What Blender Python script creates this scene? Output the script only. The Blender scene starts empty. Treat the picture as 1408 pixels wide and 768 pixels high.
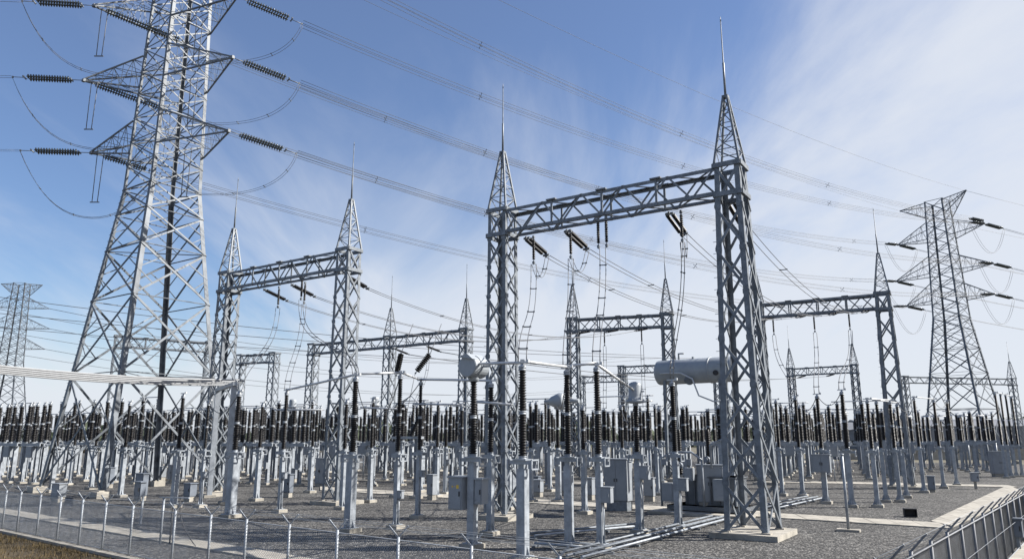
import bpy, bmesh, math, random
from mathutils import Vector, Matrix
random.seed(11)
R = math.radians
S = bpy.context.scene
COL = S.collection

# ---------------------------------------------------------------- camera
EYE = 3.6; FOC = 1018.0; TILT = math.atan(219 / FOC)
cd = bpy.data.cameras.new('camera'); cam = bpy.data.objects.new('camera', cd); COL.objects.link(cam)
cam.location = (0, 0, EYE); cam.rotation_euler = (math.pi / 2 + TILT, 0, 0)
cd.sensor_width = 36; cd.lens = FOC / 1408 * 36; cd.clip_end = 5000; cd.clip_start = 0.1
S.camera = cam

# ---------------------------------------------------------------- sky, sun, exposure
SUN_AZ = R(3)      # angle from +X towards +Y
SUN_EL = R(38)
w = bpy.data.worlds.new('World'); S.world = w; w.use_nodes = True
nt = w.node_tree; nt.nodes.clear()
def N(t, **k):
    n = nt.nodes.new(t)
    for a, b in k.items(): setattr(n, a, b)
    return n
def L(a, b): nt.links.new(a, b)
sky = N('ShaderNodeTexSky', sky_type='NISHITA', sun_disc=False)
sky.sun_elevation = SUN_EL; sky.sun_rotation = math.pi / 2 - SUN_AZ
sky.altitude = 100; sky.air_density = 1.0; sky.dust_density = 0.6; sky.ozone_density = 2.2
tc = N('ShaderNodeTexCoord')
sep = N('ShaderNodeSeparateXYZ'); L(tc.outputs['Generated'], sep.inputs[0])
def M(op, a, b=None, c=None, clamp=False):
    n = N('ShaderNodeMath', operation=op); n.use_clamp = clamp
    for i, q in enumerate((a, b, c)):
        if q is None: continue
        if isinstance(q, (int, float)): n.inputs[i].default_value = q
        else: L(q, n.inputs[i])
    return n.outputs[0]
X, Y, Z = sep.outputs
zc = M('ADD', M('MAXIMUM', Z, 0.0), 0.22)
cx = M('DIVIDE', X, zc); cy = M('DIVIDE', Y, zc)
comb = N('ShaderNodeCombineXYZ'); L(cx, comb.inputs[0]); L(cy, comb.inputs[1])
mp = N('ShaderNodeMapping'); L(comb.outputs[0], mp.inputs[0])
mp.inputs['Rotation'].default_value = (0, 0, R(-34)); mp.inputs['Scale'].default_value = (1.35, 0.42, 1); mp.inputs['Location'].default_value = (9.1, 1.7, 0)
no = N('ShaderNodeTexNoise'); L(mp.outputs[0], no.inputs['Vector'])
no.inputs['Scale'].default_value = 1.25; no.inputs['Detail'].default_value = 9; no.inputs['Roughness'].default_value = 0.58; no.inputs['Distortion'].default_value = 0.45
no2 = N('ShaderNodeTexNoise'); L(comb.outputs[0], no2.inputs['Vector'])
no2.inputs['Scale'].default_value = 0.55; no2.inputs['Detail'].default_value = 3
# more cloud towards the sun's side (+X) and lower down
base = M('ADD', M('MULTIPLY_ADD', X, 0.82, 1.04), M('MULTIPLY', Z, -2.15))
wisp = M('ADD', M('MULTIPLY_ADD', no.outputs[0], 2.5, -1.27), M('MULTIPLY_ADD', no2.outputs[0], 1.2, -0.56))
horizon = M('MULTIPLY', M('MAXIMUM', M('SUBTRACT', 0.13, Z), 0.0), 4.0)
dens = M('ADD', M('ADD', base, wisp), horizon)
fac = N('ShaderNodeMapRange', interpolation_type='SMOOTHSTEP'); L(dens, fac.inputs[0])
fac.inputs[1].default_value = -0.2; fac.inputs[2].default_value = 1.05; fac.inputs[3].default_value = 0.09; fac.inputs[4].default_value = 0.93
mix = N('ShaderNodeMixRGB'); L(fac.outputs[0], mix.inputs[0])
hs = N('ShaderNodeHueSaturation'); L(sky.outputs[0], hs.inputs['Color']); hs.inputs['Saturation'].default_value = 1.2; hs.inputs['Value'].default_value = 1.22; hs.inputs['Hue'].default_value = 0.508
L(hs.outputs[0], mix.inputs[1]); mix.inputs[2].default_value = (6.45, 6.8, 7.45, 1)
bg = N('ShaderNodeBackground'); L(mix.outputs[0], bg.inputs[0]); bg.inputs[1].default_value = 0.055
wo = N('ShaderNodeOutputWorld'); L(bg.outputs[0], wo.inputs[0])

sd = bpy.data.lights.new('sun', 'SUN'); sd.energy = 5.0; sd.angle = R(0.6); sd.color = (1, 0.95, 0.88)
sun = bpy.data.objects.new('sun', sd); COL.objects.link(sun)
sdir = Vector((math.cos(SUN_EL) * math.cos(SUN_AZ), math.cos(SUN_EL) * math.sin(SUN_AZ), math.sin(SUN_EL)))
sun.rotation_euler = sdir.to_track_quat('Z', 'Y').to_euler()
S.view_settings.view_transform = 'Standard'; S.view_settings.look = 'None'
S.view_settings.gamma = 1; S.view_settings.use_curve_mapping = False
S.view_settings.exposure = 1.12

# ---------------------------------------------------------------- layout helpers: photo point -> real point on a plane
def ray(px, py):
    a = (px - 704) / FOC; b = (384 - py) / FOC
    return Vector((a, math.cos(TILT) - b * math.sin(TILT), math.sin(TILT) + b * math.cos(TILT)))
def gp(px, py, z=0.0):
    r = ray(px, py); t = (z - EYE) / r.z
    return Vector((0, 0, EYE)) + r * t
def zat(px, py, y):
    r = ray(px, py); return EYE + r.z * y / r.y
def pxof(p):
    D = p[1] * math.cos(TILT) + (p[2] - EYE) * math.sin(TILT)
    return 704 + FOC * p[0] / D
def at_(px, py, y): return Vector((ray(px, py).x / ray(px, py).y * y, y, zat(px, py, y)))
U = Vector((0.8575, -0.5145, 0)); V = Vector((0.5145, 0.8575, 0)); UP = Vector((0, 0, 1))
ANG = math.atan2(U.y, U.x)

# ---------------------------------------------------------------- materials
def mat(name, col, rough=0.5, metal=0.0, var=0.0, scale=3.0, bump=0.0, bscale=20.0, col2=None, spec=None):
    m = bpy.data.materials.new(name); m.use_nodes = True
    t = m.node_tree; b = t.nodes['Principled BSDF']
    b.inputs['Roughness'].default_value = rough; b.inputs['Metallic'].default_value = metal
    if spec is not None: b.inputs['Specular IOR Level'].default_value = spec
    b.inputs['Base Color'].default_value = (*col, 1)
    g = t.nodes.new('ShaderNodeNewGeometry')
    if var > 0:
        n = t.nodes.new('ShaderNodeTexNoise'); n.inputs['Scale'].default_value = scale; n.inputs['Detail'].default_value = 6; n.inputs['Roughness'].default_value = 0.65
        t.links.new(g.outputs['Position'], n.inputs['Vector'])
        r = t.nodes.new('ShaderNodeValToRGB')
        r.color_ramp.elements[0].position = 0.3; r.color_ramp.elements[1].position = 0.7
        c2 = col2 or tuple(c * (1 + var) for c in col)
        r.color_ramp.elements[0].color = (*[c * (1 - var) for c in col], 1); r.color_ramp.elements[1].color = (*c2, 1)
        t.links.new(n.outputs[0], r.inputs[0]); t.links.new(r.outputs[0], b.inputs['Base Color'])
        rr = t.nodes.new('ShaderNodeMapRange'); rr.inputs[3].default_value = max(0.05, rough - 0.12); rr.inputs[4].default_value = min(1, rough + 0.15)
        t.links.new(n.outputs[0], rr.inputs[0]); t.links.new(rr.outputs[0], b.inputs['Roughness'])
    if bump > 0:
        n = t.nodes.new('ShaderNodeTexNoise'); n.inputs['Scale'].default_value = bscale; n.inputs['Detail'].default_value = 5
        t.links.new(g.outputs['Position'], n.inputs['Vector'])
        bp = t.nodes.new('ShaderNodeBump'); bp.inputs['Strength'].default_value = bump; bp.inputs['Distance'].default_value = 0.05
        t.links.new(n.outputs[0], bp.inputs['Height']); t.links.new(bp.outputs[0], b.inputs['Normal'])
    return m
STEEL = mat('galvanised_steel', (0.145, 0.163, 0.184), 0.48, 0.1, 0.42, 3.5, spec=0.35)
TSTEEL = mat('weathered_galvanised_steel', (0.125, 0.14, 0.158), 0.5, 0.1, 0.5, 1.4, spec=0.3)
ZINC = mat('bright_zinc_post', (0.27, 0.295, 0.325), 0.42, 0.1, 0.3, 3.0, spec=0.35)
ALU = mat('aluminium_tube', (0.46, 0.475, 0.49), 0.35, 0.25, 0.12, 4.0)
DSTEEL = mat('shaded_fence_wire', (0.17, 0.18, 0.195), 0.6, 0.1, 0.3, 3.0, spec=0.3)  # right fence steel, its shaded side put into a darker base colour
GTUBE = mat('grey_bus_tube', (0.30, 0.31, 0.32), 0.7, 0.0, 0.12, 4.0, spec=0.1)
WIRE = mat('stranded_wire', (0.10, 0.105, 0.115), 0.6, 0.3)
PORC = mat('dark_glazed_porcelain', (0.0095, 0.009, 0.0095), 0.36, 0.0, 0.3, 6.0, spec=0.32)
POLY = mat('grey_ribbed_shed', (0.05, 0.05, 0.055), 0.4)
GLASSD = mat('toughened_disc', (0.05, 0.06, 0.062), 0.22)
PAINT = mat('grey_enamel_paint', (0.22, 0.24, 0.265), 0.45, 0.0, 0.12, 1.5)
DPAINT = mat('darker_grey_paint', (0.13, 0.15, 0.18), 0.45, 0.0, 0.2, 1.5)
TANKP = mat('light_tank_paint', (0.26, 0.285, 0.31), 0.42, 0.0, 0.15, 1.2)
CONC = mat('concrete', (0.30, 0.282, 0.245), 0.9, 0.0, 0.34, 1.3, 0.3, 30)
BLACK = mat('black_rubber', (0.02, 0.02, 0.022), 0.6)
YELL = mat('yellow_sticker', (0.65, 0.42, 0.04), 0.5)
BARK = mat('bark', (0.09, 0.07, 0.05), 0.9)
LEAF = mat('foliage', (0.045, 0.06, 0.03), 0.8, 0.0, 0.4, 0.6)
LEAF2 = mat('olive_foliage', (0.07, 0.075, 0.04), 0.8, 0.0, 0.4, 0.6)
BWALL = mat('corrugated_wall', (0.22, 0.23, 0.25), 0.6, 0.1, 0.15, 0.4)
BROOF = mat('roof_sheet', (0.15, 0.16, 0.18), 0.6, 0.1, 0.15, 0.4)
BWIN = mat('dark_window', (0.03, 0.04, 0.05), 0.15)

def gravel_mat():
    m = bpy.data.materials.new('gravel'); m.use_nodes = True; t = m.node_tree; b = t.nodes['Principled BSDF']
    g = t.nodes.new('ShaderNodeNewGeometry')
    v = t.nodes.new('ShaderNodeTexVoronoi'); v.inputs['Scale'].default_value = 13.0; v.inputs['Randomness'].default_value = 1
    v2 = t.nodes.new('ShaderNodeTexVoronoi'); v2.inputs['Scale'].default_value = 29.0
    n = t.nodes.new('ShaderNodeTexNoise'); n.inputs['Scale'].default_value = 0.35; n.inputs['Detail'].default_value = 7; n.inputs['Roughness'].default_value = 0.6
    for q in (v, v2, n): t.links.new(g.outputs['Position'], q.inputs['Vector'])
    r = t.nodes.new('ShaderNodeValToRGB'); e = r.color_ramp.elements
    e[0].position = 0.0; e[0].color = (0.012, 0.012, 0.012, 1); e[1].position = 1.0; e[1].color = (0.225, 0.218, 0.204, 1)
    k = r.color_ramp.elements.new(0.55); k.color = (0.056, 0.055, 0.053, 1)
    sx = t.nodes.new('ShaderNodeSeparateColor'); t.links.new(v.outputs['Color'], sx.inputs[0]); t.links.new(sx.outputs[0], r.inputs[0])
    sx2 = t.nodes.new('ShaderNodeSeparateColor'); t.links.new(v2.outputs['Color'], sx2.inputs[0])
    r2 = t.nodes.new('ShaderNodeMapRange'); r2.inputs[3].default_value = 0.55; r2.inputs[4].default_value = 1.35; t.links.new(sx2.outputs[1], r2.inputs[0])
    r3 = t.nodes.new('ShaderNodeMapRange'); r3.inputs[1].default_value = 0.32; r3.inputs[2].default_value = 0.68; r3.inputs[3].default_value = 0.58; r3.inputs[4].default_value = 1.15; t.links.new(n.outputs[0], r3.inputs[0])
    mm = t.nodes.new('ShaderNodeMath'); mm.operation = 'MULTIPLY'; t.links.new(r2.outputs[0], mm.inputs[0]); t.links.new(r3.outputs[0], mm.inputs[1])
    mx = t.nodes.new('ShaderNodeVectorMath'); mx.operation = 'SCALE'; t.links.new(r.outputs[0], mx.inputs[0]); t.links.new(mm.outputs[0], mx.inputs['Scale'])
    t.links.new(mx.outputs[0], b.inputs['Base Color']); b.inputs['Roughness'].default_value = 0.9
    bp = t.nodes.new('ShaderNodeBump'); bp.inputs['Strength'].default_value = 0.9; bp.inputs['Distance'].default_value = 0.06; bp.invert = True
    t.links.new(v.outputs['Distance'], bp.inputs['Height']); t.links.new(bp.outputs[0], b.inputs['Normal'])
    return m
GRAVEL = gravel_mat()
GRASS = mat('dry_grass_soil', (0.045, 0.034, 0.018), 0.95, 0.0, 0.5, 2.5, 0.8, 14, col2=(0.085, 0.062, 0.03))
BLADE = mat('dry_grass_blade', (0.09, 0.065, 0.028), 0.9, 0.0, 0.5, 1.5)
FARG = mat('far_field', (0.10, 0.09, 0.06), 0.95, 0.0, 0.35, 0.05)

# ---------------------------------------------------------------- mesh builder
class MB:
    def __init__(s): s.v = []; s.f = []; s.sm = []
    def hexa(s, c, smooth=False):   # c: 8 points, bottom 4 ccw, top 4
        b = len(s.v); s.v += [tuple(p) for p in c]
        for q in ((3, 2, 1, 0), (4, 5, 6, 7), (0, 1, 5, 4), (1, 2, 6, 5), (2, 3, 7, 6), (3, 0, 4, 7)):
            s.f.append([b + i for i in q]); s.sm.append(False)
        return s
    def box(s, c, d, ax=None):
        c = Vector(c); h = [x / 2 for x in d]
        X_, Y_, Z_ = ax or (Vector((1, 0, 0)), Vector((0, 1, 0)), Vector((0, 0, 1)))
        pts = []
        for z in (-1, 1):
            for x, y in ((-1, -1), (1, -1), (1, 1), (-1, 1)):
                pts.append(c + X_ * (x * h[0]) + Y_ * (y * h[1]) + Z_ * (z * h[2]))
        return s.hexa(pts)
    def bar(s, p, q, w, t=None, side=None):
        p = Vector(p); q = Vector(q); d = q - p; l = d.length
        if l < 1e-6: return s
        d /= l; t = t or w
        ref = Vector(side) if side else (UP if abs(d.z) < 0.95 else Vector((1, 0, 0)))
        a = d.cross(ref)
        if a.length < 1e-4: a = d.cross(Vector((0.3, 1, 0)))
        a.normalize(); b_ = a.cross(d).normalized()
        pts = []
        for e in (p, q):
            for x, y in ((-1, -1), (1, -1), (1, 1), (-1, 1)): pts.append(e + a * (x * w / 2) + b_ * (y * t / 2))
        return s.hexa(pts)
    def angle(s, p, q, w, t, d1, d2):   # L profile whose corner runs p-q, flanges towards d1 and d2
        p = Vector(p); q = Vector(q); d1 = Vector(d1).normalized(); d2 = Vector(d2).normalized()
        for a, b in ((d1, d2), (d2, d1)):
            o = a * 0 if a is d1 else b * t
            pts = []
            for e in (p, q):
                e2 = e + (Vector((0, 0, 0)) if a is d1 else Vector((0, 0, 0)))
                if a is d1: pts += [e2, e2 + a * w, e2 + a * w + b * t, e2 + b * t]
                else: pts += [e2 + b * 0.0 + a * t * 1.02, e2 + a * w, e2 + a * w + b * t, e2 + a * t * 1.02 + b * t]
            s.hexa(pts)
        return s
    def tube(s, pts, r, n=6, caps=True, smooth=True):
        pts = [Vector(p) for p in pts]; b = len(s.v); m = len(pts)
        rs = r if isinstance(r, (list, tuple)) else [r] * m
        ref = None
        for i, p in enumerate(pts):
            d = (pts[min(i + 1, m - 1)] - pts[max(i - 1, 0)]).normalized()
            if ref is None: ref = d.cross(UP if abs(d.z) < 0.9 else Vector((1, 0, 0))).normalized()
            a = (ref - d * ref.dot(d)).normalized(); ref = a; c = d.cross(a)
            for k in range(n):
                th = 2 * math.pi * k / n + 0.4
                s.v.append(tuple(p + a * (rs[i] * math.cos(th)) + c * (rs[i] * math.sin(th))))
        for i in range(m - 1):
            for k in range(n):
                k2 = (k + 1) % n
                s.f.append([b + i * n + k, b + i * n + k2, b + (i + 1) * n + k2, b + (i + 1) * n + k]); s.sm.append(smooth)
        if caps:
            s.f.append([b + k for k in range(n)][::-1]); s.sm.append(False)
            s.f.append([b + (m - 1) * n + k for k in range(n)]); s.sm.append(False)
        return s
    def lathe(s, prof, n=12, base=(0, 0, 0), ax=None, smooth=True):   # prof: (r, z)
        base = Vector(base); X_, Y_, Z_ = ax or (Vector((1, 0, 0)), Vector((0, 1, 0)), Vector((0, 0, 1)))
        b = len(s.v)
        for r_, z_ in prof:
            for k in range(n):
                th = 2 * math.pi * k / n
                s.v.append(tuple(base + X_ * (r_ * math.cos(th)) + Y_ * (r_ * math.sin(th)) + Z_ * z_))
        for i in range(len(prof) - 1):
            for k in range(n):
                k2 = (k + 1) % n
                s.f.append([b + i * n + k, b + i * n + k2, b + (i + 1) * n + k2, b + (i + 1) * n + k]); s.sm.append(smooth)
        s.f.append([b + k for k in range(n)][::-1]); s.sm.append(False)
        s.f.append([b + (len(prof) - 1) * n + k for k in range(n)]); s.sm.append(False)
        return s
    def mesh(s, name, m):
        me = bpy.data.meshes.new(name); me.from_pydata(s.v, [], s.f); me.materials.append(m)
        me.polygons.foreach_set('use_smooth', s.sm); me.update(); return me
    def build(s, name, m, parent=None):
        o = bpy.data.objects.new(name, s.mesh(name, m)); COL.objects.link(o)
        if parent: o.parent = parent
        return o
def tag(o, label=None, cat=None, group=None, kind=None):
    if label: o['label'] = label
    if cat: o['category'] = cat
    if group: o['group'] = group
    if kind: o['kind'] = kind
    return o
def thing(name, label, cat, loc=(0, 0, 0), rz=0.0, group=None):
    o = bpy.data.objects.new(name, None); COL.objects.link(o); o.empty_display_size = 0.3
    o.location = loc; o.rotation_euler = (0, 0, rz)
    return tag(o, label, cat, group)
def copy_tree(o, parent=None):
    c = o.copy(); COL.objects.link(c)
    if parent: c.parent = parent
    for ch in list(o.children): copy_tree(ch, c)
    return c
class Proto:   # first use places the source itself, later uses place copies of it and of its parts
    def __init__(s, o): s.o = o; s.used = False
    def put(s, loc, rz, label, group=None):
        o = s.o if not s.used else copy_tree(s.o)
        s.used = True
        o.location = loc; o.rotation_euler = (0, 0, rz); o['label'] = label
        if group: o['group'] = group
        return o
def trash(o):
    for ch in list(o.children): trash(ch)
    bpy.data.objects.remove(o)
def reparent_world(part, mesh_name=None): return part

# ---------------------------------------------------------------- ground, paths
def sheet(name, pts, z, m, kind='structure'):
    b = MB(); b.v = [(p[0], p[1], z) for p in pts]; b.f = [list(range(len(pts)))]; b.sm = [False]
    return tag(b.build(name, m), kind=kind)
def slab(name, pts, z, m, h=0.3):
    b = MB(); n = len(pts); b.v = [(p[0], p[1], z) for p in pts] + [(p[0], p[1], z - h) for p in pts]
    b.f = [list(range(n))] + [[i, i + n, (i + 1) % n + n, (i + 1) % n] for i in range(n)]; b.sm = [False] * (n + 1)
    return tag(b.build(name, m), kind='structure')
big = 2500
sheet('ground', [(-big, -60), (big, -60), (big, big), (-big, big)], -0.02, FARG)
fl0 = gp(0, 729); fl1 = gp(180, 768); fdir = (fl1 - fl0).normalized()
rr0 = gp(1245, 764, 1.65); rr1 = gp(1408, 676, 1.65); rr0.z = 0; rr1.z = 0; rdir = (rr1 - rr0).normalized()
def isect(p, d, q, e):
    k = d.x * e.y - d.y * e.x; t = ((q.x - p.x) * e.y - (q.y - p.y) * e.x) / k
    return p + d * t
corner = isect(fl0, fdir, rr0, rdir)
fl_end = fl0 - fdir * 62; rr_end = rr0 + rdir * 150
sheet('verge', [(-90, 2), (60, 2), tuple((rr_end + Vector((60, 0, 0))).xy), tuple((rr_end).xy), tuple(corner.xy), tuple(fl_end.xy), tuple((fl_end + Vector((-60, -20, 0))).xy)][:0] or [(-140, -20), (140, -20), (140, 80), (-140, 80)], -0.010, GRASS)
sheet('gravel_yard', [tuple(corner.xy), tuple((rr0 + rdir * 118).xy), tuple((rr0 + rdir * 118).xy - Vector((150, -30)).xy) if False else (50, 134), (40, 215), (-220, 215), tuple(fl_end.xy)], 0.0, GRAVEL)
# kerb under the fences
perp_f = Vector((fdir.y, -fdir.x, 0))
def strip(name, a, b, wd, z, m, side=1, h=0.3):
    d = (b - a).normalized(); n = Vector((-d.y, d.x, 0)) * side
    pts = [a, b, b + n * wd, a + n * wd]
    if side < 0: pts = pts[::-1]
    return slab(name, [(p.x, p.y) for p in pts], z, m, h)
strip('kerb', fl_end, corner, 0.22, 0.08, CONC, -1)
strip('kerb', corner, rr0 + rdir * 60, 0.28, 0.08, CONC, -1)
# concrete cable-trench paths
def path(p0, p1, q0, q1, z=0.05):
    a, b, c, d = gp(*p0), gp(*p1), gp(*q1), gp(*q0)
    # slabs with joints
    L1 = (b - a).length; n = max(1, int(L1 / 1.0)); g = 0.012 / max(L1 / n, .1)
    mb = MB()
    for i in range(n):
        t0 = i / n + g / n; t1 = (i + 1) / n - g / n
        A, B, C_, D_ = a.lerp(b, t0), a.lerp(b, t1), d.lerp(c, t1), d.lerp(c, t0)
        jz = random.uniform(-0.004, 0.004)
        mb.hexa([Vector((p.x, p.y, -0.2)) for p in (D_, C_, B, A)] + [Vector((p.x, p.y, z + jz)) for p in (D_, C_, B, A)])
    o = mb.build('path', CONC); return tag(o, kind='structure')
path((-160, 672), (520, 784), (-160, 678), (480, 790))
path((440, 669), (1290, 719), (440, 674), (1310, 727))
path((1280, 717), (1386, 667), (1311, 724), (1412, 678), 0.056)
path((1060, 660.5), (1386, 667), (1060, 663), (1400, 670))
path((300, 655), (800, 662), (300, 657.5), (800, 665))

# ---------------------------------------------------------------- lattice work
def lattice(mb, bot, top, n, lw, bw, style='X', horiz=True, leg='angle', faces=(0, 1, 2, 3), ts=None, redundant=False):
    """bot, top: four corners in order; legs run bottom to top"""
    bot = [Vector(p) for p in bot]; top = [Vector(p) for p in top]
    cb = sum(bot, Vector()) / 4
    for i in range(4):
        if leg == 'none': break
        d1 = bot[(i + 1) % 4] - bot[i]; d2 = bot[(i - 1) % 4] - bot[i]
        if d1.length < 1e-3 or leg == 'bar': mb.bar(bot[i], top[i], lw)
        else: mb.angle(bot[i], top[i], lw, lw * 0.13, d1, d2)
    ts = ts or [i / n for i in range(n + 1)]
    for f in faces:
        a0, a1 = bot[f], top[f]; b0, b1 = bot[(f + 1) % 4], top[(f + 1) % 4]
        nrm = (b0 - a0).cross(a1 - a0).normalized()
        off = nrm * (lw * 0.07)
        for k in range(len(ts) - 1):
            t0, t1 = ts[k], ts[k + 1]
            P, Q = a0.lerp(a1, t0), b0.lerp(b1, t0); P2, Q2 = a0.lerp(a1, t1), b0.lerp(b1, t1)
            if style == 'X':
                mb.bar(P - off, Q2 - off, bw, bw * 0.35, side=nrm); mb.bar(Q + off, P2 + off, bw, bw * 0.35, side=nrm)
                if redundant:
                    c = (P + Q + P2 + Q2) / 4
                    mb.bar(P.lerp(P2, .5), P.lerp(Q2, .25), bw * .5, bw * .2, side=nrm); mb.bar(Q.lerp(Q2, .5), Q.lerp(P2, .25), bw * .5, bw * .2, side=nrm)
                    mb.bar(P.lerp(P2, .5), P2.lerp(Q, .25), bw * .5, bw * .2, side=nrm); mb.bar(Q.lerp(Q2, .5), Q2.lerp(P, .25), bw * .5, bw * .2, side=nrm)
            else:
                if (k + f) % 2: mb.bar(P, Q2, bw, bw * 0.35, side=nrm)
                else: mb.bar(Q, P2, bw, bw * 0.35, side=nrm)
            if horiz and k > 0: mb.bar(P, Q, bw * 0.8, bw * 0.3, side=nrm)
    return mb
def quad(hx, hy, z, cx=0, cy=0):
    return [Vector((cx - hx, cy - hy, z)), Vector((cx + hx, cy - hy, z)), Vector((cx + hx, cy + hy, z)), Vector((cx - hx, cy + hy, z))]

GH = 14.82; BH = 1.15
def gantry_column_meshes(wu, wv, n):
    t = 0.52
    mb = MB(); lattice(mb, quad(wu / 2, wv / 2, 0.15), quad(t, t, GH), n, 0.22 if n == 8 else 0.18, 0.11 if n == 8 else 0.095, 'X', horiz=False)
    for z in (GH - BH - 0.15, GH - 0.02):   # head frames
        k = t + 0.05 + (GH - z) * 0.01
        q = quad(k, k, z)
        for i in range(4): mb.bar(q[i], q[(i + 1) % 4], 0.10, 0.20, side=(0, 0, 1))
    for k in range(n + 1):
        f = k / n; z = .15 + (GH - .15) * f; hx = wu / 2 * (1 - f) + t * f; hy = wv / 2 * (1 - f) + t * f
        for sx in (-1, 1):
            mb.box((sx * (hx - .12), -hy - .016, z), (.24, .012, .2)); mb.box((sx * (hx + .016), -hy + .12, z), (.012, .24, .2))
    # step bolts
    for i in range(22):
        z = 1.5 + i * 0.5; f = z / GH; x = -(wu / 2 * (1 - f) + t * f); y = -(wv / 2 * (1 - f) + t * f)
        mb.bar((x, y, z), (x - 0.13, y, z), 0.018)
    col = mb.mesh('column', STEEL)
    mb = MB(); lattice(mb, quad(t, t, GH + 0.08), quad(0.09, 0.09, GH + 3.15), 5, 0.085, 0.045, 'Z', horiz=True, leg='bar')
    mb.box((0, 0, GH + 3.2), (0.26, 0.26, 0.1)); spire = mb.mesh('spire', STEEL)
    mb = MB(); mb.tube([(0, 0, GH + 3.2), (0, 0, GH + 4.8), (0, 0, GH + 4.82), (0, 0, GH + 6.8)], [0.055, 0.05, 0.03, 0.022], 6)
    mb.tube([(0, 0, GH + 6.8), (0, 0, GH + 7.05)], [0.03, 0.008], 6); rod = mb.mesh('lightning_rod', STEEL)
    mb = MB(); mb.box((0, 0, 0.09), (wu + 0.9, wv + 0.9, 0.22))
    for x in (-1, 1):
        for y in (-1, 1): mb.box((x * wu / 2 - x * .05, y * wv / 2 - y * .05, 0.225), (0.34, 0.34, 0.05))
    foot = mb.mesh('footing', CONC)
    return col, spire, rod, foot
NARROW = gantry_column_meshes(1.2, 1.25, 10); WIDE = gantry_column_meshes(1.6, 2.1, 8)
def mk(name, me, parent):
    o = bpy.data.objects.new(name, me); COL.objects.link(o); o.parent = parent; return o
def gantry(label, pts, group, wide=(), nospire=(), far=False):
    a, b = pts[0], pts[-1]; rz = math.atan2((b - a).y, (b - a).x)
    t = thing('gantry', label, 'gantry', a, rz, group)
    for i, p in enumerate(pts):
        l = (p - a).length
        ms = WIDE if i in wide else NARROW
        c = mk('column', ms[0], t); c.location = (l, 0, 0)
        f = mk('footing', ms[3], c)
        if i not in nospire:
            s_ = mk('spire', ms[1], c); mk('lightning_rod', ms[2], c)
    for i in range(len(pts) - 1):
        l0 = (pts[i] - a).length + 0.5; l1 = (pts[i + 1] - a).length - 0.5
        mb = MB(); n = max(6, int((l1 - l0) / 1.05)); h = 0.5
        zb, zt = GH - BH - 0.12, GH - 0.06
        lo = [Vector((l0, -h, zb)), Vector((l0, h, zb)), Vector((l0, h, zt)), Vector((l0, -h, zt))]
        hi = [Vector((l1, -h, zb)), Vector((l1, h, zb)), Vector((l1, h, zt)), Vector((l1, -h, zt))]
        lattice(mb, lo, hi, n, 0.16, 0.085, 'Z', horiz=False)
        for k in (0.25, 0.5, 0.75):
            for y in (-h, h):
                x = l0 + (l1 - l0) * k; mb.bar((x, y, zb), (x, y, zt), 0.1, 0.05, side=(0, 1, 0))
                mb.bar((x - .25, y, zt + .02), (x + .25, y, zt + .02), 0.22, 0.06)
        bm_ = mb.build('beam', STEEL, t)
    return t
gA = (gp(690, 712), gp(1037, 736))
A = gantry('nearest tall lattice gantry, its long beam rising to the thick right hand column', list(gA), 'substation gantries', wide=(1,))
gB = (gp(317, 375, GH), gp(480, 343, GH)); gB = tuple(Vector((p.x, p.y, 0)) for p in gB)
def g0(*pp): return [Vector((*gp(px, py, GH).xy, 0)) for px, py in pp]
gB = g0((317, 376), (480, 344)); gC = g0((788, 438), (917, 431)); gD = g0((1040, 418), (1213, 403))
gE = g0((432, 473), (527, 461), (641, 452)); gG = g0((1087, 506), (1174, 501)); gH = g0((1243, 517), (1391, 520))
gI = g0((165, 462), (290, 470)); gJ = g0((855, 503), (985, 497)); gK = g0((332, 488), (378, 485)); gL = g0((800, 517), (858, 515))
gantry('left gantry of steel lattice whose beam ends at a column right of the big tower', gB, 'substation gantries')
gantry('mid gantry of steel lattice, seen under the nearest gantry beam between its columns', gC, 'substation gantries')
gantry('right gantry, its beam running from the thickest column towards the right hand tower', gD, 'substation gantries', wide=(1,))
gantry('three column gantry behind the left gantry, one of its columns without a spire', gE, 'substation gantries', nospire=(0,))
gantry('small far gantry under the beam right of the thickest column', gG, 'substation gantries')
gantry('far gantry whose beam crosses behind the right hand tower legs', gH, 'substation gantries', nospire=(0,))
gantry('far gantry without spires seen through the legs of the big left tower', gI, 'substation gantries', nospire=(0, 1))
gantry('far gantry without spires behind the horizontal grey tank', gJ, 'substation gantries', nospire=(0, 1))
gantry('short far gantry without spires behind the left gantry columns', gK, 'substation gantries', nospire=(0, 1))
gantry('short far gantry without spires left of the horizontal grey tank', gL, 'substation gantries', nospire=(0, 1))

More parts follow.
